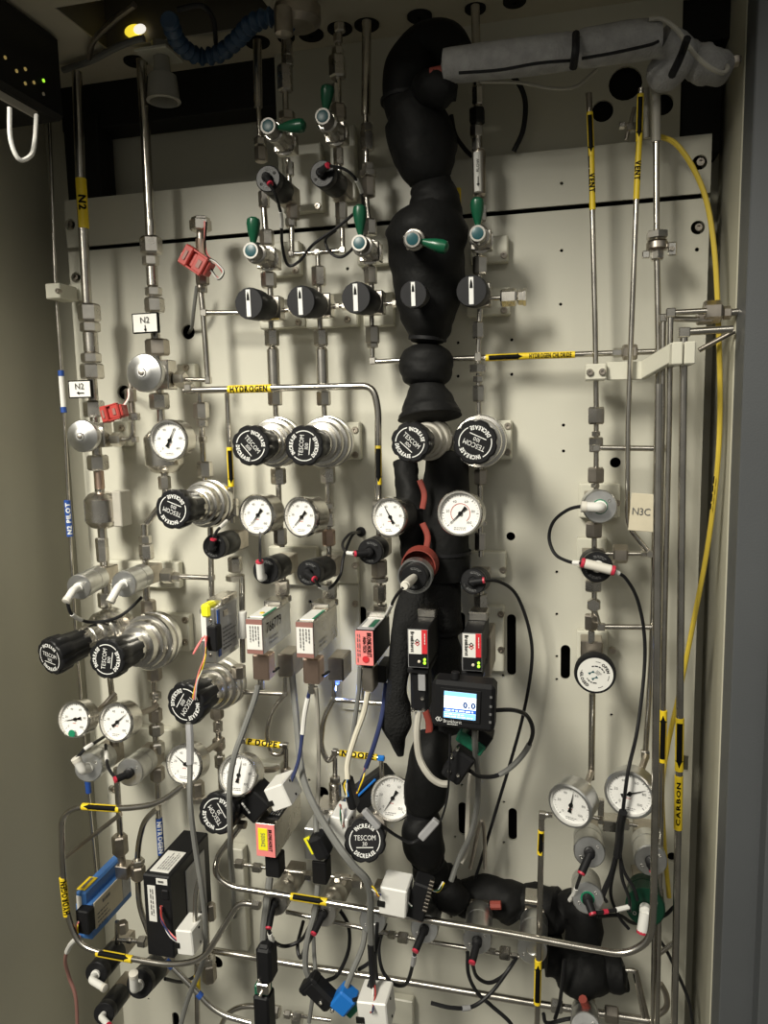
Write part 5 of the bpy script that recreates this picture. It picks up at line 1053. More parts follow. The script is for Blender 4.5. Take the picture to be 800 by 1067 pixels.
t = line('gas_tube', 'right-hand column of fittings around the silver and black round valves', 'tube', [([(621, 420), (621, 520)], 2.7), ([(619, 540), (619, 640)], 2.8), ([(617, 723), (616, 812)], 3.4), ([(618, 633), (624, 653)], 3.2), ([(616, 640), (615.5, 670)], 2.4)],
  [(621, 433, 17, 18, 'v', 'steel'), (620.8, 452, 9, 5), (620.8, 460, 15, 9, 'v', 'steel'), (620.6, 495, 17, 16, 'v', 'dull'), (620, 506, 9, 4), (618.5, 552, 17, 16, 'v', 'dull'), (618, 610, 17, 12, 'v', 'steel2'), (618.5, 630, 14, 10, 'y', 'steel'), (615.5, 648, 13, 16, 'v', 'dull'), (616, 663, 7, 12, 'v', 'bright')], [(619, 467, 10, 8)], d=.045)
for a in (('upper cross tube from the right column to the long risers', 620, 466.5, 695, 467.5), ('lower cross tube from the right column to the long risers', 625, 653, 683, 653.5)):
    line('cross_tube', a[0], 'tube', [([a[1:3], a[3:5]], 2.9)], [], [(a[3], a[4], 7, 7), (a[1]+1, a[2], 8, 7)], d=.05)
line('cross_tube', 'nut and short tube right of the black-capped valve', 'tube', [([(630, 577), (678, 577)], 2.6)], [(646, 577, 19, 15, 'h', 'dull'), (671, 577, 7, 6, 'h')], d=.05)
t = actuator('round silver valve with a green ring and white elbow', (625, 528), (621, 525), df=.085, db=.045, r=17, m='alu', ring='ggreen', plug=('elbow', (609, 528), .098))
t = actuator('black-capped valve with a white inline coupling', (622, 591), (618, 585), df=.085, db=.045, r=16)
g = G(); A, B = P(609, 587, .098), P(637, 594, .098); cyl(g, A, B, .0042, 14); t = T('inline_coupling', 'white inline coupling across the black-capped valve', 'coupling', A); part(t, 'sleeve', g, 'ivory')
for a, b in ((A, A+(A-B).normalized()*.003), (B, B+(B-A).normalized()*.003)): g = G(); cyl(g, a, b, .0045, 12); part(t, 'red_collar', g, 'rring')
g = G(); cyl(g, P(623, 590, .098), P(622, 591, .086), .005, 12); part(t, 'stem', g, 'white')
cable('air_tube', 'black air tube looping left between silver and black-capped valves', [(608, 527, .098), (592, 531, .09), (577, 543, .08), (572, 560, .075), (578, 577, .08), (592, 585, .09), (606, 587, .098)], 1.9, tags=[(.9, .99, 'white')])
cable('air_tube', 'black air tube falling from the white coupling into the cable bunch', [(640, 595, .098), (652, 603, .09), (664, 625, .08), (671, 660, .075), (671, 700, .08), (664, 760, .1), (655, 800, .125), (650, 835, .125), (647, 865, .11), (642, 895, .09), (636, 930, .08), (645, 955, .075), (655, 968, .075)], 1.9, tags=[(.0, .04, 'white')])
# white dial handwheel
A, B = axis_of(620, 703, .09, 616, 675, .05); t = T('handwheel_valve', 'black handwheel with a white printed dial on the right column', 'valve', B); g = G(); box(g, P(616, 674, .03), XA*.010, YA*.012, ZA*.009, .001); part(t, 'valve_body', g, 'dull')
C = P(620, 703, .09); R = 21.5*S(620, 703, .09); g = G(); lathe(g, [(-.045, R*.35), (-.02, R*.35), (-.018, R*.5), (-.012, R*.5)], C, NY, 20); part(t, 'bonnet', g, 'bright')
g = G(); lathe(g, [(-.013, R*.8), (-.011, R*.97), (-.004, R), (0, R*.95), (0, R*.85)], C, NY, 40); w_ = part(t, 'wheel', g, 'soft'); g = G(); lathe(g, [(-.001, R*.84), (.0004, R*.84)], C, NY, 36); dl = part(t, 'dial_plate', g, 'paper')
g = G(); o = C+NY*.0004; text(g, 'CLOSED', R*.13, arc_map(o, XA, ZA, NY, R*.64, math.radians(205), True), 1); text(g, 'OPEN', R*.13, arc_map(o, XA, ZA, NY, R*.62, math.radians(35)), 1)
for q, rr in ((75, .66), (290, .66), (170, .66), (345, .64)):
    h = G(); bars(h, V((0, 0, 0)), XA, ZA, NY, R*.3, R*.05, 1, q, .6); mp = arc_map(o, XA, ZA, NY, R*rr, math.radians(q)); g.add([mp(p.x, p.z) for p in h.v], h.f)
for q, rr in ((215, .42), (50, .44)):
    h = G(); bars(h, V((0, 0, 0)), XA, ZA, NY, R*.95, R*.08, 1, q, .7); mp = arc_map(o, XA, ZA, NY, R*rr, math.radians(q)); g.add([mp(p.x, p.z) for p in h.v], h.f)
part(dl, 'lettering', g, 'ink'); g = G()
for x_, z_, a_ in ((-.18, .1, 30), (-.02, -.17, 30)):
    X, Z = rot_axes(a_); c = o+XA*R*x_+ZA*R*z_+NY*.0003; p = [c-X*R*.14+Z*R*.08, c-X*R*.14-Z*R*.06, c, c+X*R*.14-Z*R*.08, c+X*R*.14+Z*R*.06, c+Z*R*.03]; g.add(p, [(0, 1, 2, 5), (2, 3, 4, 5)])
part(dl, 'emblem', g, 'teal'); g = G(); bars(g, o+XA*R*.16+ZA*R*.08+NY*.0003, *rot_axes(-40), NY, R*.32, R*.2, 4, 6, .5); part(dl, 'emblem_print', g, 'greyink')
# gauges bottom right
gauge('left of the two large gauges at lower right, needle straight up', (593, 841), (604, 828), 24.5, df=.125, db=.105, needle=78, stem=((612, 815, .07), (616, 805, .05)), case='alu')
gauge('right of the two large gauges at lower right, cable across it', (655, 829), (661, 818), 26, df=.12, db=.10, needle=25, stem=((668, 802, .07), (673, 788, .05)), case='alu')
line('cross_tube', 'small tube and block joining the two large lower right gauges', 'tube', [([(608, 850), (664, 860)], 2.3)], [(627, 855, 8, 8, 'h', 'steel'), (652, 859, 12, 6, 'h')], [(637, 857, 18, 12), (626, 841, 6, 18)], d=.075)
t = line('side_tube', 'slim upright tube with black arrow sleeves left of the lower right gauges', 'tube', [([(572, 849), (564.5, 849), (561, 1000), (559, 1085)], 3.1, 'tube', 3)], [(573, 849, 6, 5, 'h', 'steel')], [(565, 849, 7, 7)], d=.115)
sleeve(t, (563.8, 865), (562.8, 890), 3.6, 'yellow', arrow=1, d=.115); sleeve(t, (560.7, 1000), (559.5, 1046), 4, 'yellow', arrow=-1, d=.115)
# long risers
t = line('riser_tube', 'long riser with pipe clamp nut on the far right', 'tube', [([(683, 88), (683.5, 148)], 4.8, 'lgrey'), ([(683.5, 146), (684, 256), (686, 368), (682, 560), (679, 680), (672, 788)], 3.3)], [(684.5, 245, 21, 8), (684.5, 265, 13, 12, 'v', 'steel'), (672, 786, 9, 9)], d=.045)
can(t, 684.5, 256, 22, 10, m='dull', d=.045, neck=.9, name='clamp_band'); g = G(); abox(g, 669, 261, 677, 269, .05, .004); abox(g, 696, 252, 705, 266, .05, .004); part(t, 'clamp_ear', g, 'bright'); screw(t, 700, 259, 2.4, .051, 'dull', 'screw')
t = line('riser_tube', 'inner one of the twin risers that turn right into the wall', 'tube', [([(728, 333), (691, 332), (690, 440), (686, 660), (683, 860), (680, 1085)], 3, 'tube', 3)], [], [(691, 331.5, 8, 8)], d=.062)
t = line('riser_tube', 'outer one of the twin risers that turn right into the wall', 'tube', [([(736, 324), (698.5, 326), (697, 440), (692, 660), (688.5, 860), (684, 1085)], 3.1, 'tube', 3)], [], [(698.5, 326, 9, 9)], d=.07)
sleeve(t, (691, 740), (689.8, 794), 4.2, 'yellow', arrow=-1, d=.07)
t = line('riser_tube', 'outermost wide riser with two yellow sleeves at far right', 'tube', [([(763, 343), (712.5, 346), (710.5, 500), (707.5, 800), (702, 1085)], 4, 'tube', 3)], [], [(712.5, 346.5, 11, 10)], d=.08)
sleeve(t, (708.2, 748), (707.4, 803), 4.7, 'yellow', arrow=1, d=.08); sleeve(t, (707.2, 808), (706.2, 864), 4.6, 'yellow', 'CARBON', 3.6, d=.08, up=V((-1, 0, 0)), width=.8)
t = line('wall_fitting', 'large dark hex union where the twin risers meet the right wall', 'fitting', [([(725, 329), (770, 325)], 4)], [(742, 325, 22, 18, 'h', 'dull'), (734, 332, 12, 16, 'h', 'dull'), (757, 326, 13, 8, 'h', 'dull')], d=.055)
line('wall_tube', 'short slanted tube running into the right wall below the wide riser', 'tube', [([(728, 365), (765, 345)], 2.6, 'dull')], [], d=.055)
t = T('tube_clamp', 'long cream clamp bar holding the right-hand risers', 'clamp', P(660, 385, .04)); g = G(); abox(g, 610, 379, 632, 396, .06, .03, .0012); part(t, 'left_block', g, 'white_bracket')
g = G(); A0, A1, A2 = P(632, 387, .05), P(670, 386, .05), P(702, 367, .09); h_ = ZA*.0078
for a, b in ((A0, A1), (A1, A2)): box(g, (a+b)/2, (b-a)*.5, (b-a).cross(ZA).normalized()*.003, h_, .0006)
part(t, 'bar', g, 'white_bracket'); g = G(); abox(g, 700, 356, 711.6, 380, .105, .035, .001); part(t, 'right_block', g, 'white_bracket'); g = G(); abox(g, 713, 355.5, 725, 379.5, .105, .035, .001); part(t, 'right_block', g, 'white_bracket')
for u, v in ((614.5, 388), (627.5, 387.5)): screw(t, u, v, 3.6, .061, 'dull')
g = G(); o = P(661, 534, .085); X, Z = rot_axes(-4); s = S(668, 534, .08); box(g, P(670, 534, .07), X*13.5*s, YA*.0008, Z*20*s, .0003); t = T('tape_flag', 'masking tape flag wrapped on a riser, pencilled N3C', 'flag', P(670, 534, .07)); part(t, 'tape', g, 'tape'); g = G(); text(g, 'N3C', 7.5*s, flat_map(P(668, 533, .0712), X, Z, NY), 0, width=18*s); part(t, 'handwriting', g, 'greyink')
cable('yellow_cable', 'yellow cable arching down the right edge of the panel', [(687, 142, .03), (704, 150, .035), (722, 175, .035), (736, 210, .035), (744, 260, .04), (748, 330, .045), (750, 420, .045), (747, 490, .045), (737, 570, .045), (724, 640, .045), (708, 720, .04), (696, 775, .03), (690, 820, .03), (692, 880, .03), (697, 935, .03)], 2.7, 'ycable')
g = G(); h = G(); A, B = P(744, 496, .049), P(738, 548, .049); bars(g, V((0, 0, 0)), XA, ZA, NY, (B-A).length, .0016, 1, 3, .6); f = wrap_map((A+B)/2, B-A, 2.75*S(740, 520, .047), XA); h.add([f(p.x, p.z) for p in g.v], g.f); solo('cable_print', h, 'ink', 'tiny black print along the yellow cable', 'print')
# paired silver actuators, lower right
actuator('silver actuator with black elbow, upper left of the lower right group', (614, 888), (612, 868), df=.10, db=.05, r=15.5, m='alu', plug=('black', (606, 909), .115))
actuator('silver actuator with green ring, lower left of the lower right group', (612, 936), (610, 915), df=.10, db=.05, r=15.5, m='alu', ring='ggreen', plug=('black', (617, 951), .112), body=None)
actuator('silver actuator partly behind the risers, upper right of the group', (678, 897), (672, 872), df=.085, db=.04, r=16, m='alu', plug=('black', (680, 906), .092))
actuator('dark green capped actuator behind the risers, lower right of the group', (672, 946), (672, 924), df=.08, db=.035, r=19, m='dgreen', plug=('redelbow', (669, 970), .092), word=False)
cable('air_tube', 'black tube with white sleeve from the upper left silver actuator', [(605, 911, .115), (602, 920, .11), (598, 931, .1), (592, 940, .09)], 1.8, tags=[(.5, .95, 'white')])
cable('cable_bunch', 'thick black cable bunch hanging below the right large gauge', [(649, 846, .125), (646, 862, .115), (645, 878, .105), (643, 892, .1)], 4.5)
for i, q in enumerate(([(643, 888), (638, 905), (634, 920), (622, 950), (618, 952)], [(645, 888), (650, 908), (660, 925), (664, 938)], [(642, 888), (636, 910), (628, 930), (632, 940)], [(646, 890), (648, 915), (655, 935), (656, 950)])):
    cable('air_tube', 'black strand '+['swinging left from the cable bunch to the green-ringed actuator', 'leading right from the cable bunch to the green capped actuator', 'hanging short and left from the cable bunch', 'hanging in the middle under the cable bunch'][i], [(a, b, .095) for a, b in q], 1.8)
cable('air_tube', 'black tube with pink and white sleeves between the two lower actuators', [(618, 951, .11), (630, 950, .105), (642, 948, .1), (655, 945, .095)], 1.9, tags=[(.3, .42, 'rring'), (.7, 1.0, 'white')])
cable('air_tube', 'black tube passing left of the green capped actuator to the risers', [(622, 955, .09), (645, 954, .07), (662, 962, .05), (690, 955, .03), (702, 945, .025)], 2)
cable('black_cable', 'thin black cable slanting behind the risers at lower right', [(684, 975, .02), (694, 990, .02), (706, 1015, .02), (718, 1045, .02), (724, 1085, .02)], 1.8)
line('slant_tube', 'short steel tube slanting behind the wide riser at lower right', 'tube', [([(684, 996), (702, 982)], 2.4)], [], d=.03)
line('slant_tube', 'curved steel tube behind the risers near the bottom edge', 'tube', [([(682, 1060), (696, 1050), (694, 1035), (688, 1025)], 3, 'dull', 14)], [], d=.03)
line('slant_tube', 'pair of slanted tubes below the foam drum', 'tube', [([(651, 1011), (661, 1011), (672, 1067)], 2.6, 'tube', 3), ([(663, 1012), (676, 1067)], 2.2, 'dull')], [], d=.05)
# ================================================================ gauges and silver actuators, lower left
gauge('far left gauge with a green sticker, needle pointing left', (76, 750), (89, 746), 20, df=.105, db=.085, needle=192, spot=(-.05, -.72), stem=((106, 738, .06), (120, 722, .045)))
gauge('second gauge from the left at mid height, needle up right', (120, 753), (134, 748), 21, df=.11, db=.088, needle=42, stem=((160, 738, .05), (164, 734, .045)))
gauge('gauge with grey cable in front, below the lone black regulator', (191, 797), (203, 791), 21.5, df=.11, db=.088, needle=148, stem=((226, 775, .05), (229, 772, .045)))
gauge('gauge crossed by a grey cable beside the P DOPE tube', (247, 808), (258, 804), 22, df=.13, db=.106, needle=82, stem=((285, 802, .07), (289, 800, .06)))
gauge('white gauge overlapped by black foam at lower centre', (408, 832), (415, 830), 23.5, df=.075, db=.052, needle=240, stem=((424, 840, .06),))
actuator('left of the two silver actuators at mid left', (82, 612), (107, 599), df=.095, db=.045, r=13, m='alu', plug=('elbow', (70, 625), .115))
actuator('right of the two silver actuators at mid left', (129, 609), (153, 598), df=.095, db=.045, r=13.5, m='alu', plug=('elbow', (116, 625), .115))
actuator('lower left silver actuator with white elbow', (92, 800), (112, 786), df=.10, db=.05, r=14.5, m='alu', plug=('elbow', (80, 792), .115))
actuator('lower left silver actuator with black elbow', (135, 805), (155, 789), df=.10, db=.05, r=14, m='alu', plug=('black', (121, 812), .115))
cable('air_tube', 'black tube drooping between the two mid left silver actuators', [(70, 627, .115), (75, 640, .11), (92, 648, .09), (115, 646, .08), (131, 638, .07), (148, 622, .06)], 1.8, tags=[(.22, .34, 'white')])
cable('air_tube', 'black tube rising from the lower left white elbow with a white sleeve', [(80, 790, .115), (88, 781, .11), (97, 775, .1), (108, 768, .07)], 1.8, tags=[(.35, .65, 'white')])
cable('air_tube', 'black tube from the lower left black elbow up to a white sleeve', [(121, 812, .115), (113, 800, .11), (111, 788, .09), (110, 776, .07)], 1.7, tags=[(.55, .8, 'white')])
line('gas_tube', 'fittings under the second lower left regulator', 'tube', [([(160, 690), (161, 740), (163, 790)], 3.2), ([(163, 800), (166, 850)], 3)], [(161, 701, 14, 16, 'v', 'dull'), (162, 725, 11, 8), (162, 745, 13, 14, 'v', 'dull'), (163, 760, 14, 12), (164, 779, 14, 12), (164, 806, 14, 15, 'v', 'dull')])
line('gas_tube', 'tube dropping behind the two left gauges', 'tube', [([(113, 690), (117, 728), (120, 790)], 3)], [(118, 728, 8, 6, 'h'), (121, 772, 12, 10, 'v', 'dull')])
line('gas_tube', 'fittings under the lone black regulator', 'tube', [([(226, 735), (228, 770), (231, 830)], 3)], [(226, 742, 13, 14, 'v', 'dull'), (227, 757, 9, 12), (228, 775, 12, 13, 'v', 'dull'), (229, 793, 10, 14), (206, 822, 13, 16, 'v', 'dull'), (207, 832, 16, 6)])
# ================================================================ dopant tubes in the centre
t = line('dopant_tube', 'bent tube with P DOPE lettering below the numbered controller', 'tube', [([(297, 700), (297, 723), (247, 721)], 2.6, 'tube', 3), ([(296, 724), (282, 742), (277, 765), (283, 786), (294, 786), (298, 777)], 2.6, 'tube', 16), ([(253, 772), (298, 777), (298, 815)], 2.6, 'tube', 3)], [(298, 805, 10, 10, 'v', 'dull'), (298, 815, 14, 14)], [(297, 723, 5, 5), (297.5, 777, 6, 6), (254, 772, 5, 5)], d=.06)
sleeve(t, (257, 772.5), (292, 776.5), 3.6, 'yellow', 'P DOPE', 5.8, d=.06)
t = line('dopant_tube', 'bent tube with N DOPE lettering below the pink controller', 'tube', [([(348, 700), (348, 729), (400, 733)], 2.6, 'tube', 3), ([(347, 730), (337, 748), (334, 778), (342, 795), (349, 785)], 2.8, 'tube', 16), ([(398, 790), (349, 784), (349, 812)], 2.6, 'tube', 3), ([(397, 790), (398, 812)], 2.4)], [(349, 813, 10, 8)], [(348, 728, 5, 5), (349, 783.5, 6, 6)], d=.06)
can(t, 349, 823, 13, 20, d=.06); nut(t, 349, 838, 9, 12, d=.06)
sleeve(t, (354, 784.6), (393, 789.2), 3.6, 'yellow', 'N DOPE', 5.6, d=.06); nut(t, 397, 790, 6, 7, 'h', 'tapeblue', .06)
cable('grey_cable', 'grey cable from the numbered controller crossing the P DOPE gauge', [(269, 714, .12), (264, 732, .125), (254, 760, .135), (245, 785, .145), (240, 810, .15), (239, 835, .152), (240, 870, .148), (240, 885, .12), (241, 900, .08), (243, 925, .04), (244, 955, .014)], 3.2, 'grey')
cable('grey_cable', 'grey cable falling in front of the left centre gauge and black controller', [(197, 752, .13), (198, 775, .135), (198, 800, .14), (198, 835, .15), (203, 880, .15), (210, 925, .15), (214, 962, .14), (212, 1000, .12), (196, 1040, .1), (185, 1080, .1)], 2.9, 'grey', tags=[(.02, .22, 'silverlabel')])
cable('grey_cable', 'long thick grey cable sweeping to the middle white terminal box', [(304, 700, .07), (308, 742, .085), (312, 785, .1), (317, 815, .12), (330, 845, .14), (350, 878, .16), (368, 902, .165), (384, 922, .16), (386, 960, .14), (387, 990, .13)], 3.6, 'grey')
cable('grey_cable', 'pale grey cable hanging straight from the plain silver controller', [(329, 716, .11), (331, 745, .1), (332, 790, .09), (331, 830, .1), (328, 865, .12)], 2.4, 'lgrey')
cable('signal_cable', 'navy cable with white sleeve left of the N DOPE bend', [(324, 714, .11), (318, 740, .11), (315, 765, .11), (311, 792, .12), (304, 812, .13), (299, 822, .135)], 2, 'wblue', tags=[(.12, .42, 'white')])
cable('signal_cable', 'cream cable from the pink controller passing the N DOPE tube', [(383, 721, .11), (379, 742, .11), (369, 770, .115), (362, 795, .12), (362, 812, .125)], 3, 'cream')
cable('signal_cable', 'grey cable behind the cream cable', [(375, 695, .09), (373, 725, .09), (369, 755, .09), (366, 775, .09)], 2.5, 'grey')
cable('signal_cable', 'navy cable right of the cream cable ending in bare wires', [(402, 712, .08), (398, 745, .1), (390, 775, .11), (381, 800, .115)], 2.5, 'wblue')
for nm, lab, q, cs in (('bare_wires', 'coloured bare wires under the navy cable', [(381, 800, .115), (377, 812, .12), (373, 826, .12)], ['red', 'yellow', 'wblue']), ('bare_wires', 'coloured bare wires under the cream cable', [(362, 811, .125), (360, 818, .125), (362, 830, .125)], ['green', 'white', 'yellow', 'tapeblue']), ('bare_wires', 'red and green bare wires above the half hidden white box', [(355, 838, .12), (356, 850, .13), (357, 862, .13)], ['red', 'white', 'green', 'maroon']), ('bare_wires', 'coloured bare wires entering the middle white terminal box', [(382, 917, .16), (388, 925, .16), (396, 933, .158)], ['red', 'yellow', 'white', 'wblue']), ('bare_wires', 'pale bare wires dropping to the bottom white terminal box', [(388, 1010, .13), (390, 1035, .14), (387, 1055, .155)], ['white', 'red', 'white', 'wblue'])):
    t = T(nm, lab, 'wires', P(*q[0])); wires(t, q, cs, .9, spread=1.6)
# ================================================================ lower left tubes
t = line('loop_tube', 'large looped tube with HYDROGEN lettering at lower left', 'tube', [([(192, 818), (165, 838), (126, 843), (82, 840), (64, 850), (65, 905), (70, 955), (82, 985), (112, 995), (180, 1006), (212, 1000), (249, 940), (268, 943)], 3.2, 'tube', 22)], [(267, 943, 9, 9, 'h', 'steel')], d=.145)
sleeve(t, (86, 840.3), (125, 843), 3.9, 'yellow', arrow=-1, d=.145); sleeve(t, (65.3, 914), (69.8, 954), 3.9, 'yellow', 'HYDROGEN', 5.8, d=.145, up=V((-1, 0, 0))); sleeve(t, (101, 992.7), (138, 999.6), 4, 'yellow', arrow=1, d=.145)
line('slant_tube', 'thin tube slanting behind the lower left loop', 'tube', [([(66, 895), (126, 848)], 2.2, 'dull')], [], d=.12)
line('gas_tube', 'tube and nut feeding the blue controller from above', 'tube', [([(121, 800), (126, 880)], 3), ([(126, 890), (128, 910)], 4, 'dull')], [(125, 880, 15, 21, 'v', 'dull')], [(130, 906, 14, 14, None, 'dull')], d=.08)
t = line('bent_tube', 'tube bending left from the nitrogen tube down beside the blue controller', 'tube', [([(164, 842), (150, 855), (144, 880), (143, 905), (145, 945), (155, 972)], 3, 'tube', 20)], [(144, 898, 12, 6, 'v', 'steel'), (144, 909, 14, 15, 'v', 'dull')], d=.08)
t = line('nitrogen_tube', 'short upright tube with blue NITROGEN lettering', 'tube', [([(165, 840), (168, 900)], 3)], [], d=.07); sleeve(t, (165.6, 852), (168, 890), 3.8, 'lblue', 'NITROGEN', 4.4, d=.07, up=XA, ink='print')
t = line('small_valve', 'small steel fittings between the blue and black controllers', 'fitting', [([(122, 985), (122, 960)], 2.4), ([(122, 979), (150, 981)], 2.2)], [(149, 981, 11, 9, 'h', 'steel'), (128, 966, 10, 12, 'v', 'dull'), (135, 980, 6, 6, 'h', 'steel')], d=.09)
actuator('black actuator with white elbow below the blue controller', (100, 1015), (126, 985), df=.13, db=.075, r=12, plug=('elbow', (108, 1029), .145), word=False, holes=False)
actuator('black actuator with white elbow under the large black controller', (145, 1026), (166, 1004), df=.12, db=.07, r=14, plug=('elbow', (139, 1016), .135), word=False, holes=False)
actuator('black actuator with white and red stub at the bottom left edge', (108, 1057), (129, 1030), df=.14, db=.09, r=11, plug=('redelbow', (113, 1068), .155), word=False, holes=False)
t = line('bent_tube', 'pale tube with blue sleeve slanting to the bottom edge at lower left', 'tube', [([(176, 1004), (200, 1028), (226, 1056), (262, 1066)], 3, 'bright', 18)], [], d=.10); sleeve(t, (173, 1001), (180, 1008), 3.8, 'lblue', d=.10); sleeve(t, (206, 1035), (210, 1039), 3.8, 'lblue', d=.1)
t = line('bent_tube', 'upright tube with a short yellow sleeve near the bottom left', 'tube', [([(205, 1005), (206, 1090)], 2.8)], [], d=.09); sleeve(t, (205.2, 1016), (205.6, 1034), 3.5, 'yellow', d=.09)
line('bent_tube', 'tube curving out of the bottom edge left of the upper black plug', 'tube', [([(226, 1080), (236, 1056), (252, 1048), (276, 1049)], 2.8, 'tube', 22)], [(286, 1054, 12, 12, 'h')], d=.07)
line('small_valve', 'hex nut cluster beside the first white terminal box', 'fitting', [([(215, 950), (217, 1025)], 2.6)], [(220, 950, 9, 18, 'v', 'dull'), (217, 1000, 14, 8), (218, 1013, 14, 20, 'v', 'dull')], d=.06)
line('bent_tube', 'light tube dropping into the first white terminal box', 'tube', [([(208, 915), (204, 930), (203, 965)], 2.6, 'bright', 12)], [], d=.14)
cable('black_cable', 'dark cable looping behind the first white terminal box', [(172, 1020, .09), (190, 1023, .06), (205, 1016, .05), (216, 1006, .05)], 1.8)
# ================================================================ bottom middle
t = line('loop_tube', 'long tube with arrow sleeve sweeping across the bottom to the right risers', 'tube', [([(253, 857), (226, 893), (224, 912), (240, 924), (346, 941), (430, 956), (538, 974), (600, 986), (652, 995), (678, 980), (681, 940), (683, 780), (684, 600), (686, 400)], 3.3, 'tube', 22)], [(252, 859, 9, 9, 'h', 'dull')], d=.125)
sleeve(t, (303, 934), (341, 940), 4.1, 'yellow', arrow=1, d=.125)
line('manifold_tube', 'thin tube below the row of bottom cylinders', 'tube', [([(298, 950), (382, 968), (445, 981), (541, 997)], 2.3)], [(408, 974, 8, 8, 'h'), (420, 977, 11, 11, 'h', 'bright'), (513, 991, 6, 7, 'h', 'bright'), (526, 993, 13, 11, 'h', 'steel'), (536, 996, 6, 7, 'h')], d=.075)
line('manifold_tube', 'thick lowest tube crossing the bottom of the picture', 'tube', [([(214, 989), (320, 1007), (430, 1024), (560, 1046), (680, 1064)], 3.4)], [(568, 1047, 6, 9, 'h', 'bright'), (580, 1048, 13, 12, 'h', 'bright'), (592, 1050, 6, 8, 'h'), (626, 1055, 5, 7, 'h', 'bright'), (637, 1057, 16, 14, 'h', 'dull')], d=.05)
line('manifold_tube', 'upper row of small fittings above the bottom cylinders', 'tube', [([(240, 899), (380, 918)], 1.9)], [(250, 900, 10, 9, 'h'), (268, 904, 10, 9, 'h', 'bright'), (294, 906, 7, 6, 'h'), (322, 912, 10, 9, 'h', 'bright'), (352, 915, 8, 7, 'h'), (373, 918, 14, 11, 'h')], d=.06)
for a in [('steel cylinder under the pink-labelled lower controller', (286, 941), (306, 914), 13, ((280, 966), .125)),
          ('steel cylinder under the slanted-sticker controller', (337, 952), (353, 927), 13, ((327, 972), .125)),
          ('steel cylinder cap with three screws under the middle tube', (388, 959), (398, 934), 13.5, None),
          ('steel cylinder below the black ribbed module', (442, 968), (449, 942), 14, ((433, 990), .125)),
          ('steel cylinder in the left bottom foam ring', (497, 980), (500, 945), 14.5, ((492, 1002), .125)),
          ('steel cylinder in the right bottom foam ring', (554, 990), (557, 953), 15, None),
          ('steel cylinder at the bottom right edge', (610, 1072), (609, 1050), 15, None)]:
    actuator(a[0], a[1], a[2], df=.105, db=.045, r=a[3], m='alu' if a[3] > 13.2 else 'steel2', plug=('black', a[4][0], a[4][1]) if a[4] else None, body='dull')
g = G(); abox(g, 546, 939, 562, 943, .10, .02); solo('clip', g, 'steel', 'flat steel clip on the right bottom cylinder', 'clip')
for lab, q, tg in (
 ('black tube looping from the first bottom plug to the second', [(280, 968, .125), (284, 980, .12), (297, 986, .1), (314, 979, .09), (324, 962, .06)], [(.1, .25, 'white')]),
 ('black tube loop hanging under the second bottom plug', [(326, 974, .12), (318, 988, .11), (313, 998, .1), (310, 985, .09), (316, 960, .06)], []),
 ('black tube curving down right of the second bottom plug', [(354, 948, .07), (363, 965, .07), (363, 990, .07), (352, 1015, .08), (340, 1022, .09)], []),
 ('black tube looping from the fourth bottom plug to the left', [(432, 992, .12), (430, 1005, .11), (423, 1025, .1), (410, 1025, .09), (398, 1010, .08), (395, 985, .07), (402, 962, .06)], [(.05, .18, 'silverlabel')]),
 ('black tube looping from the fifth bottom plug to the right', [(492, 1004, .12), (497, 1018, .11), (510, 1024, .1), (525, 1016, .09), (535, 1002, .08)], []),
 ('black tube with a free end crossing below the bottom cylinders', [(449, 1045, .12), (470, 1050, .12), (492, 1049, .11), (512, 1034, .1), (530, 1010, .09), (538, 998, .08)], [(.3, .38, 'silverlabel')]),
 ('black tube dropping left of the fifth bottom plug', [(487, 992, .09), (488, 1015, .09), (497, 1034, .09), (512, 1048, .09), (530, 1064, .09), (540, 1080, .09)], []),
 ('black cable hanging beside the middle white terminal box', [(393, 962, .12), (391, 1000, .12), (394, 1025, .12), (400, 1040, .12), (408, 1050, .12)], [(.5, .65, 'white')]),
 ('black cable end poking out left of the cable bundle', [(374, 1010, .11), (382, 1005, .115), (389, 998, .12), (395, 975, .12)], []),
 ('black cable arcing from the cable bundle to the blue tape', [(386, 1022, .13), (382, 1032, .13), (374, 1040, .135), (368, 1042, .14)], []),
 ('black cable hanging in front of the bottom right foam', [(588, 1000, .09), (586, 1020, .09), (583, 1045, .08), (578, 1062, .08)], []),
 ('black loop of cable at the bottom edge right of centre', [(566, 1056, .09), (570, 1066, .09), (590, 1062, .09), (604, 1061, .08)], [])):
    cable('air_tube', lab, q, 2, tags=tg)
cable('cable_bundle', 'black taped cable bundle hanging below the middle terminal box', [(386, 985, .135), (387, 1000, .135), (388, 1018, .135), (388, 1028, .135)], 3.6)
cable('grey_cable', 'grey cable slanting from the bundle to the blue tape', [(381, 960, .1), (378, 985, .11), (368, 1010, .12), (360, 1030, .13)], 3, 'grey')
cable('grey_cable', 'upright grey cable into the upper bottom black plug', [(281, 915, .1), (278, 940, .115), (275, 965, .12), (274, 992, .125)], 3.8, 'grey')
cable('grey_cable', 'grey cable curving into the tilted black plug', [(331, 922, .1), (328, 950, .11), (320, 980, .12), (318, 1005, .125), (323, 1022, .125)], 3.2, 'grey')
cable('grey_cable', 'second grey cable beside the tilted black plug', [(326, 965, .09), (327, 990, .09), (328, 1020, .1), (322, 1065, .1)], 2.2, 'grey')
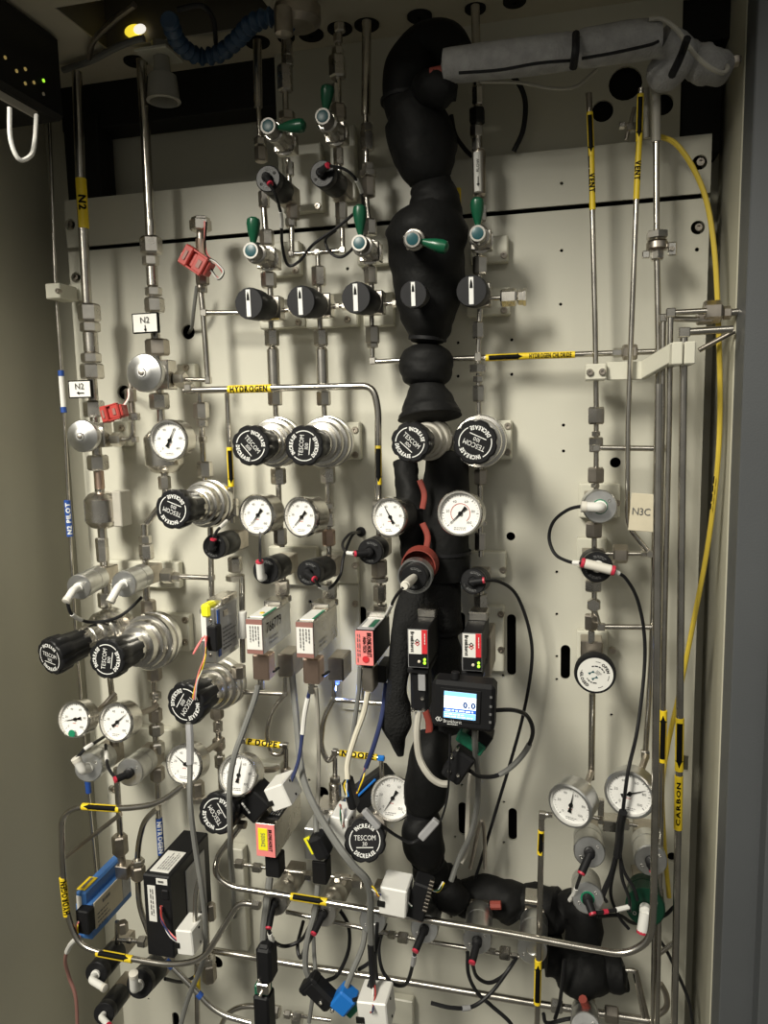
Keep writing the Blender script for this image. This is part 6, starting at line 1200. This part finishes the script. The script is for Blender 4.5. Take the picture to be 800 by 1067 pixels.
t = T('plug_connector', 'upright black plug with green board at the bottom', 'connector', P(274, 1040, .12)); g = G(); abox(g, 266, 990, 282, 1026, .135, .02, .003); abox(g, 268, 986, 280, 996, .133, .018, .003); part(t, 'hood', g, 'soft'); g = G(); abox(g, 265, 1028, 279, 1049, .13, .012, .001); part(t, 'board', g, 'pcb'); g = G(); abox(g, 264, 1040, 280, 1080, .134, .018, .002); part(t, 'socket', g, 'soft')
g = G(); abox(g, 267, 1026, 279, 1037, .134, .008, .001); part(t, 'shell', g, 'steel')
for u, v in ((270, 1022), (271, 1037)): screw(t, u, v, 2, .136, 'bright', 'screw')
t = T('plug_connector', 'tilted black plug left of the blue tape', 'connector', P(334, 1032, .13)); X, Z = rot_axes(-42); s = S(334, 1032, .13); g = G(); box(g, P(334, 1033, .13), X*17*s, YA*.009, Z*9.5*s, .003); box(g, P(323, 1024, .13), X*5*s, YA*.008, Z*12*s, .003); part(t, 'hood', g, 'soft')
for k in (-.5, .5): screw(t, 340+k*12, 1049+k*8, 2.2, .14, 'bright', 'screw')
rbox('board_connector', 'green board edge right of the blue tape', 365, 1053, 12, 18, .13, .01, -38, 'pcb', 'connector', .001)
rbox('blue_tape', 'bright blue tape wrapped on a plug at the bottom', 356, 1048, 20, 24, .14, .018, -36, 'tapeblue', 'tape', .002)
t = line('small_valve', 'small fittings at the bottom edge under the tilted plug', 'fitting', [([(296, 1056), (345, 1063)], 2)], [(300, 1057, 8, 7, 'h', 'steel'), (310, 1062, 14, 10, 'h', 'bright')], d=.07)

line('riser_stub', 'small fittings glinting behind the right VENT tube near the holes', 'fitting', [([(661, 112), (652, 146)], 2, 'dull'), ([(649, 130), (666, 129)], 1.8, 'dull')], [(658, 133, 9, 8, 'v', 'bright'), (648, 131, 7, 6, 'h', 'steel')], d=.02)
line('pale_tube', 'short pale tube hanging beside the right VENT tube top', 'tube', [([(673, 92), (674, 144)], 3.2, 'lgrey')], [], d=.035)
g = G(); abox(g, 239, 885, 255, 990, .014, .013, .001); solo('spacer_strip', g, 'panel', 'cream vertical strip behind the lower left loop tube end', 'strip')
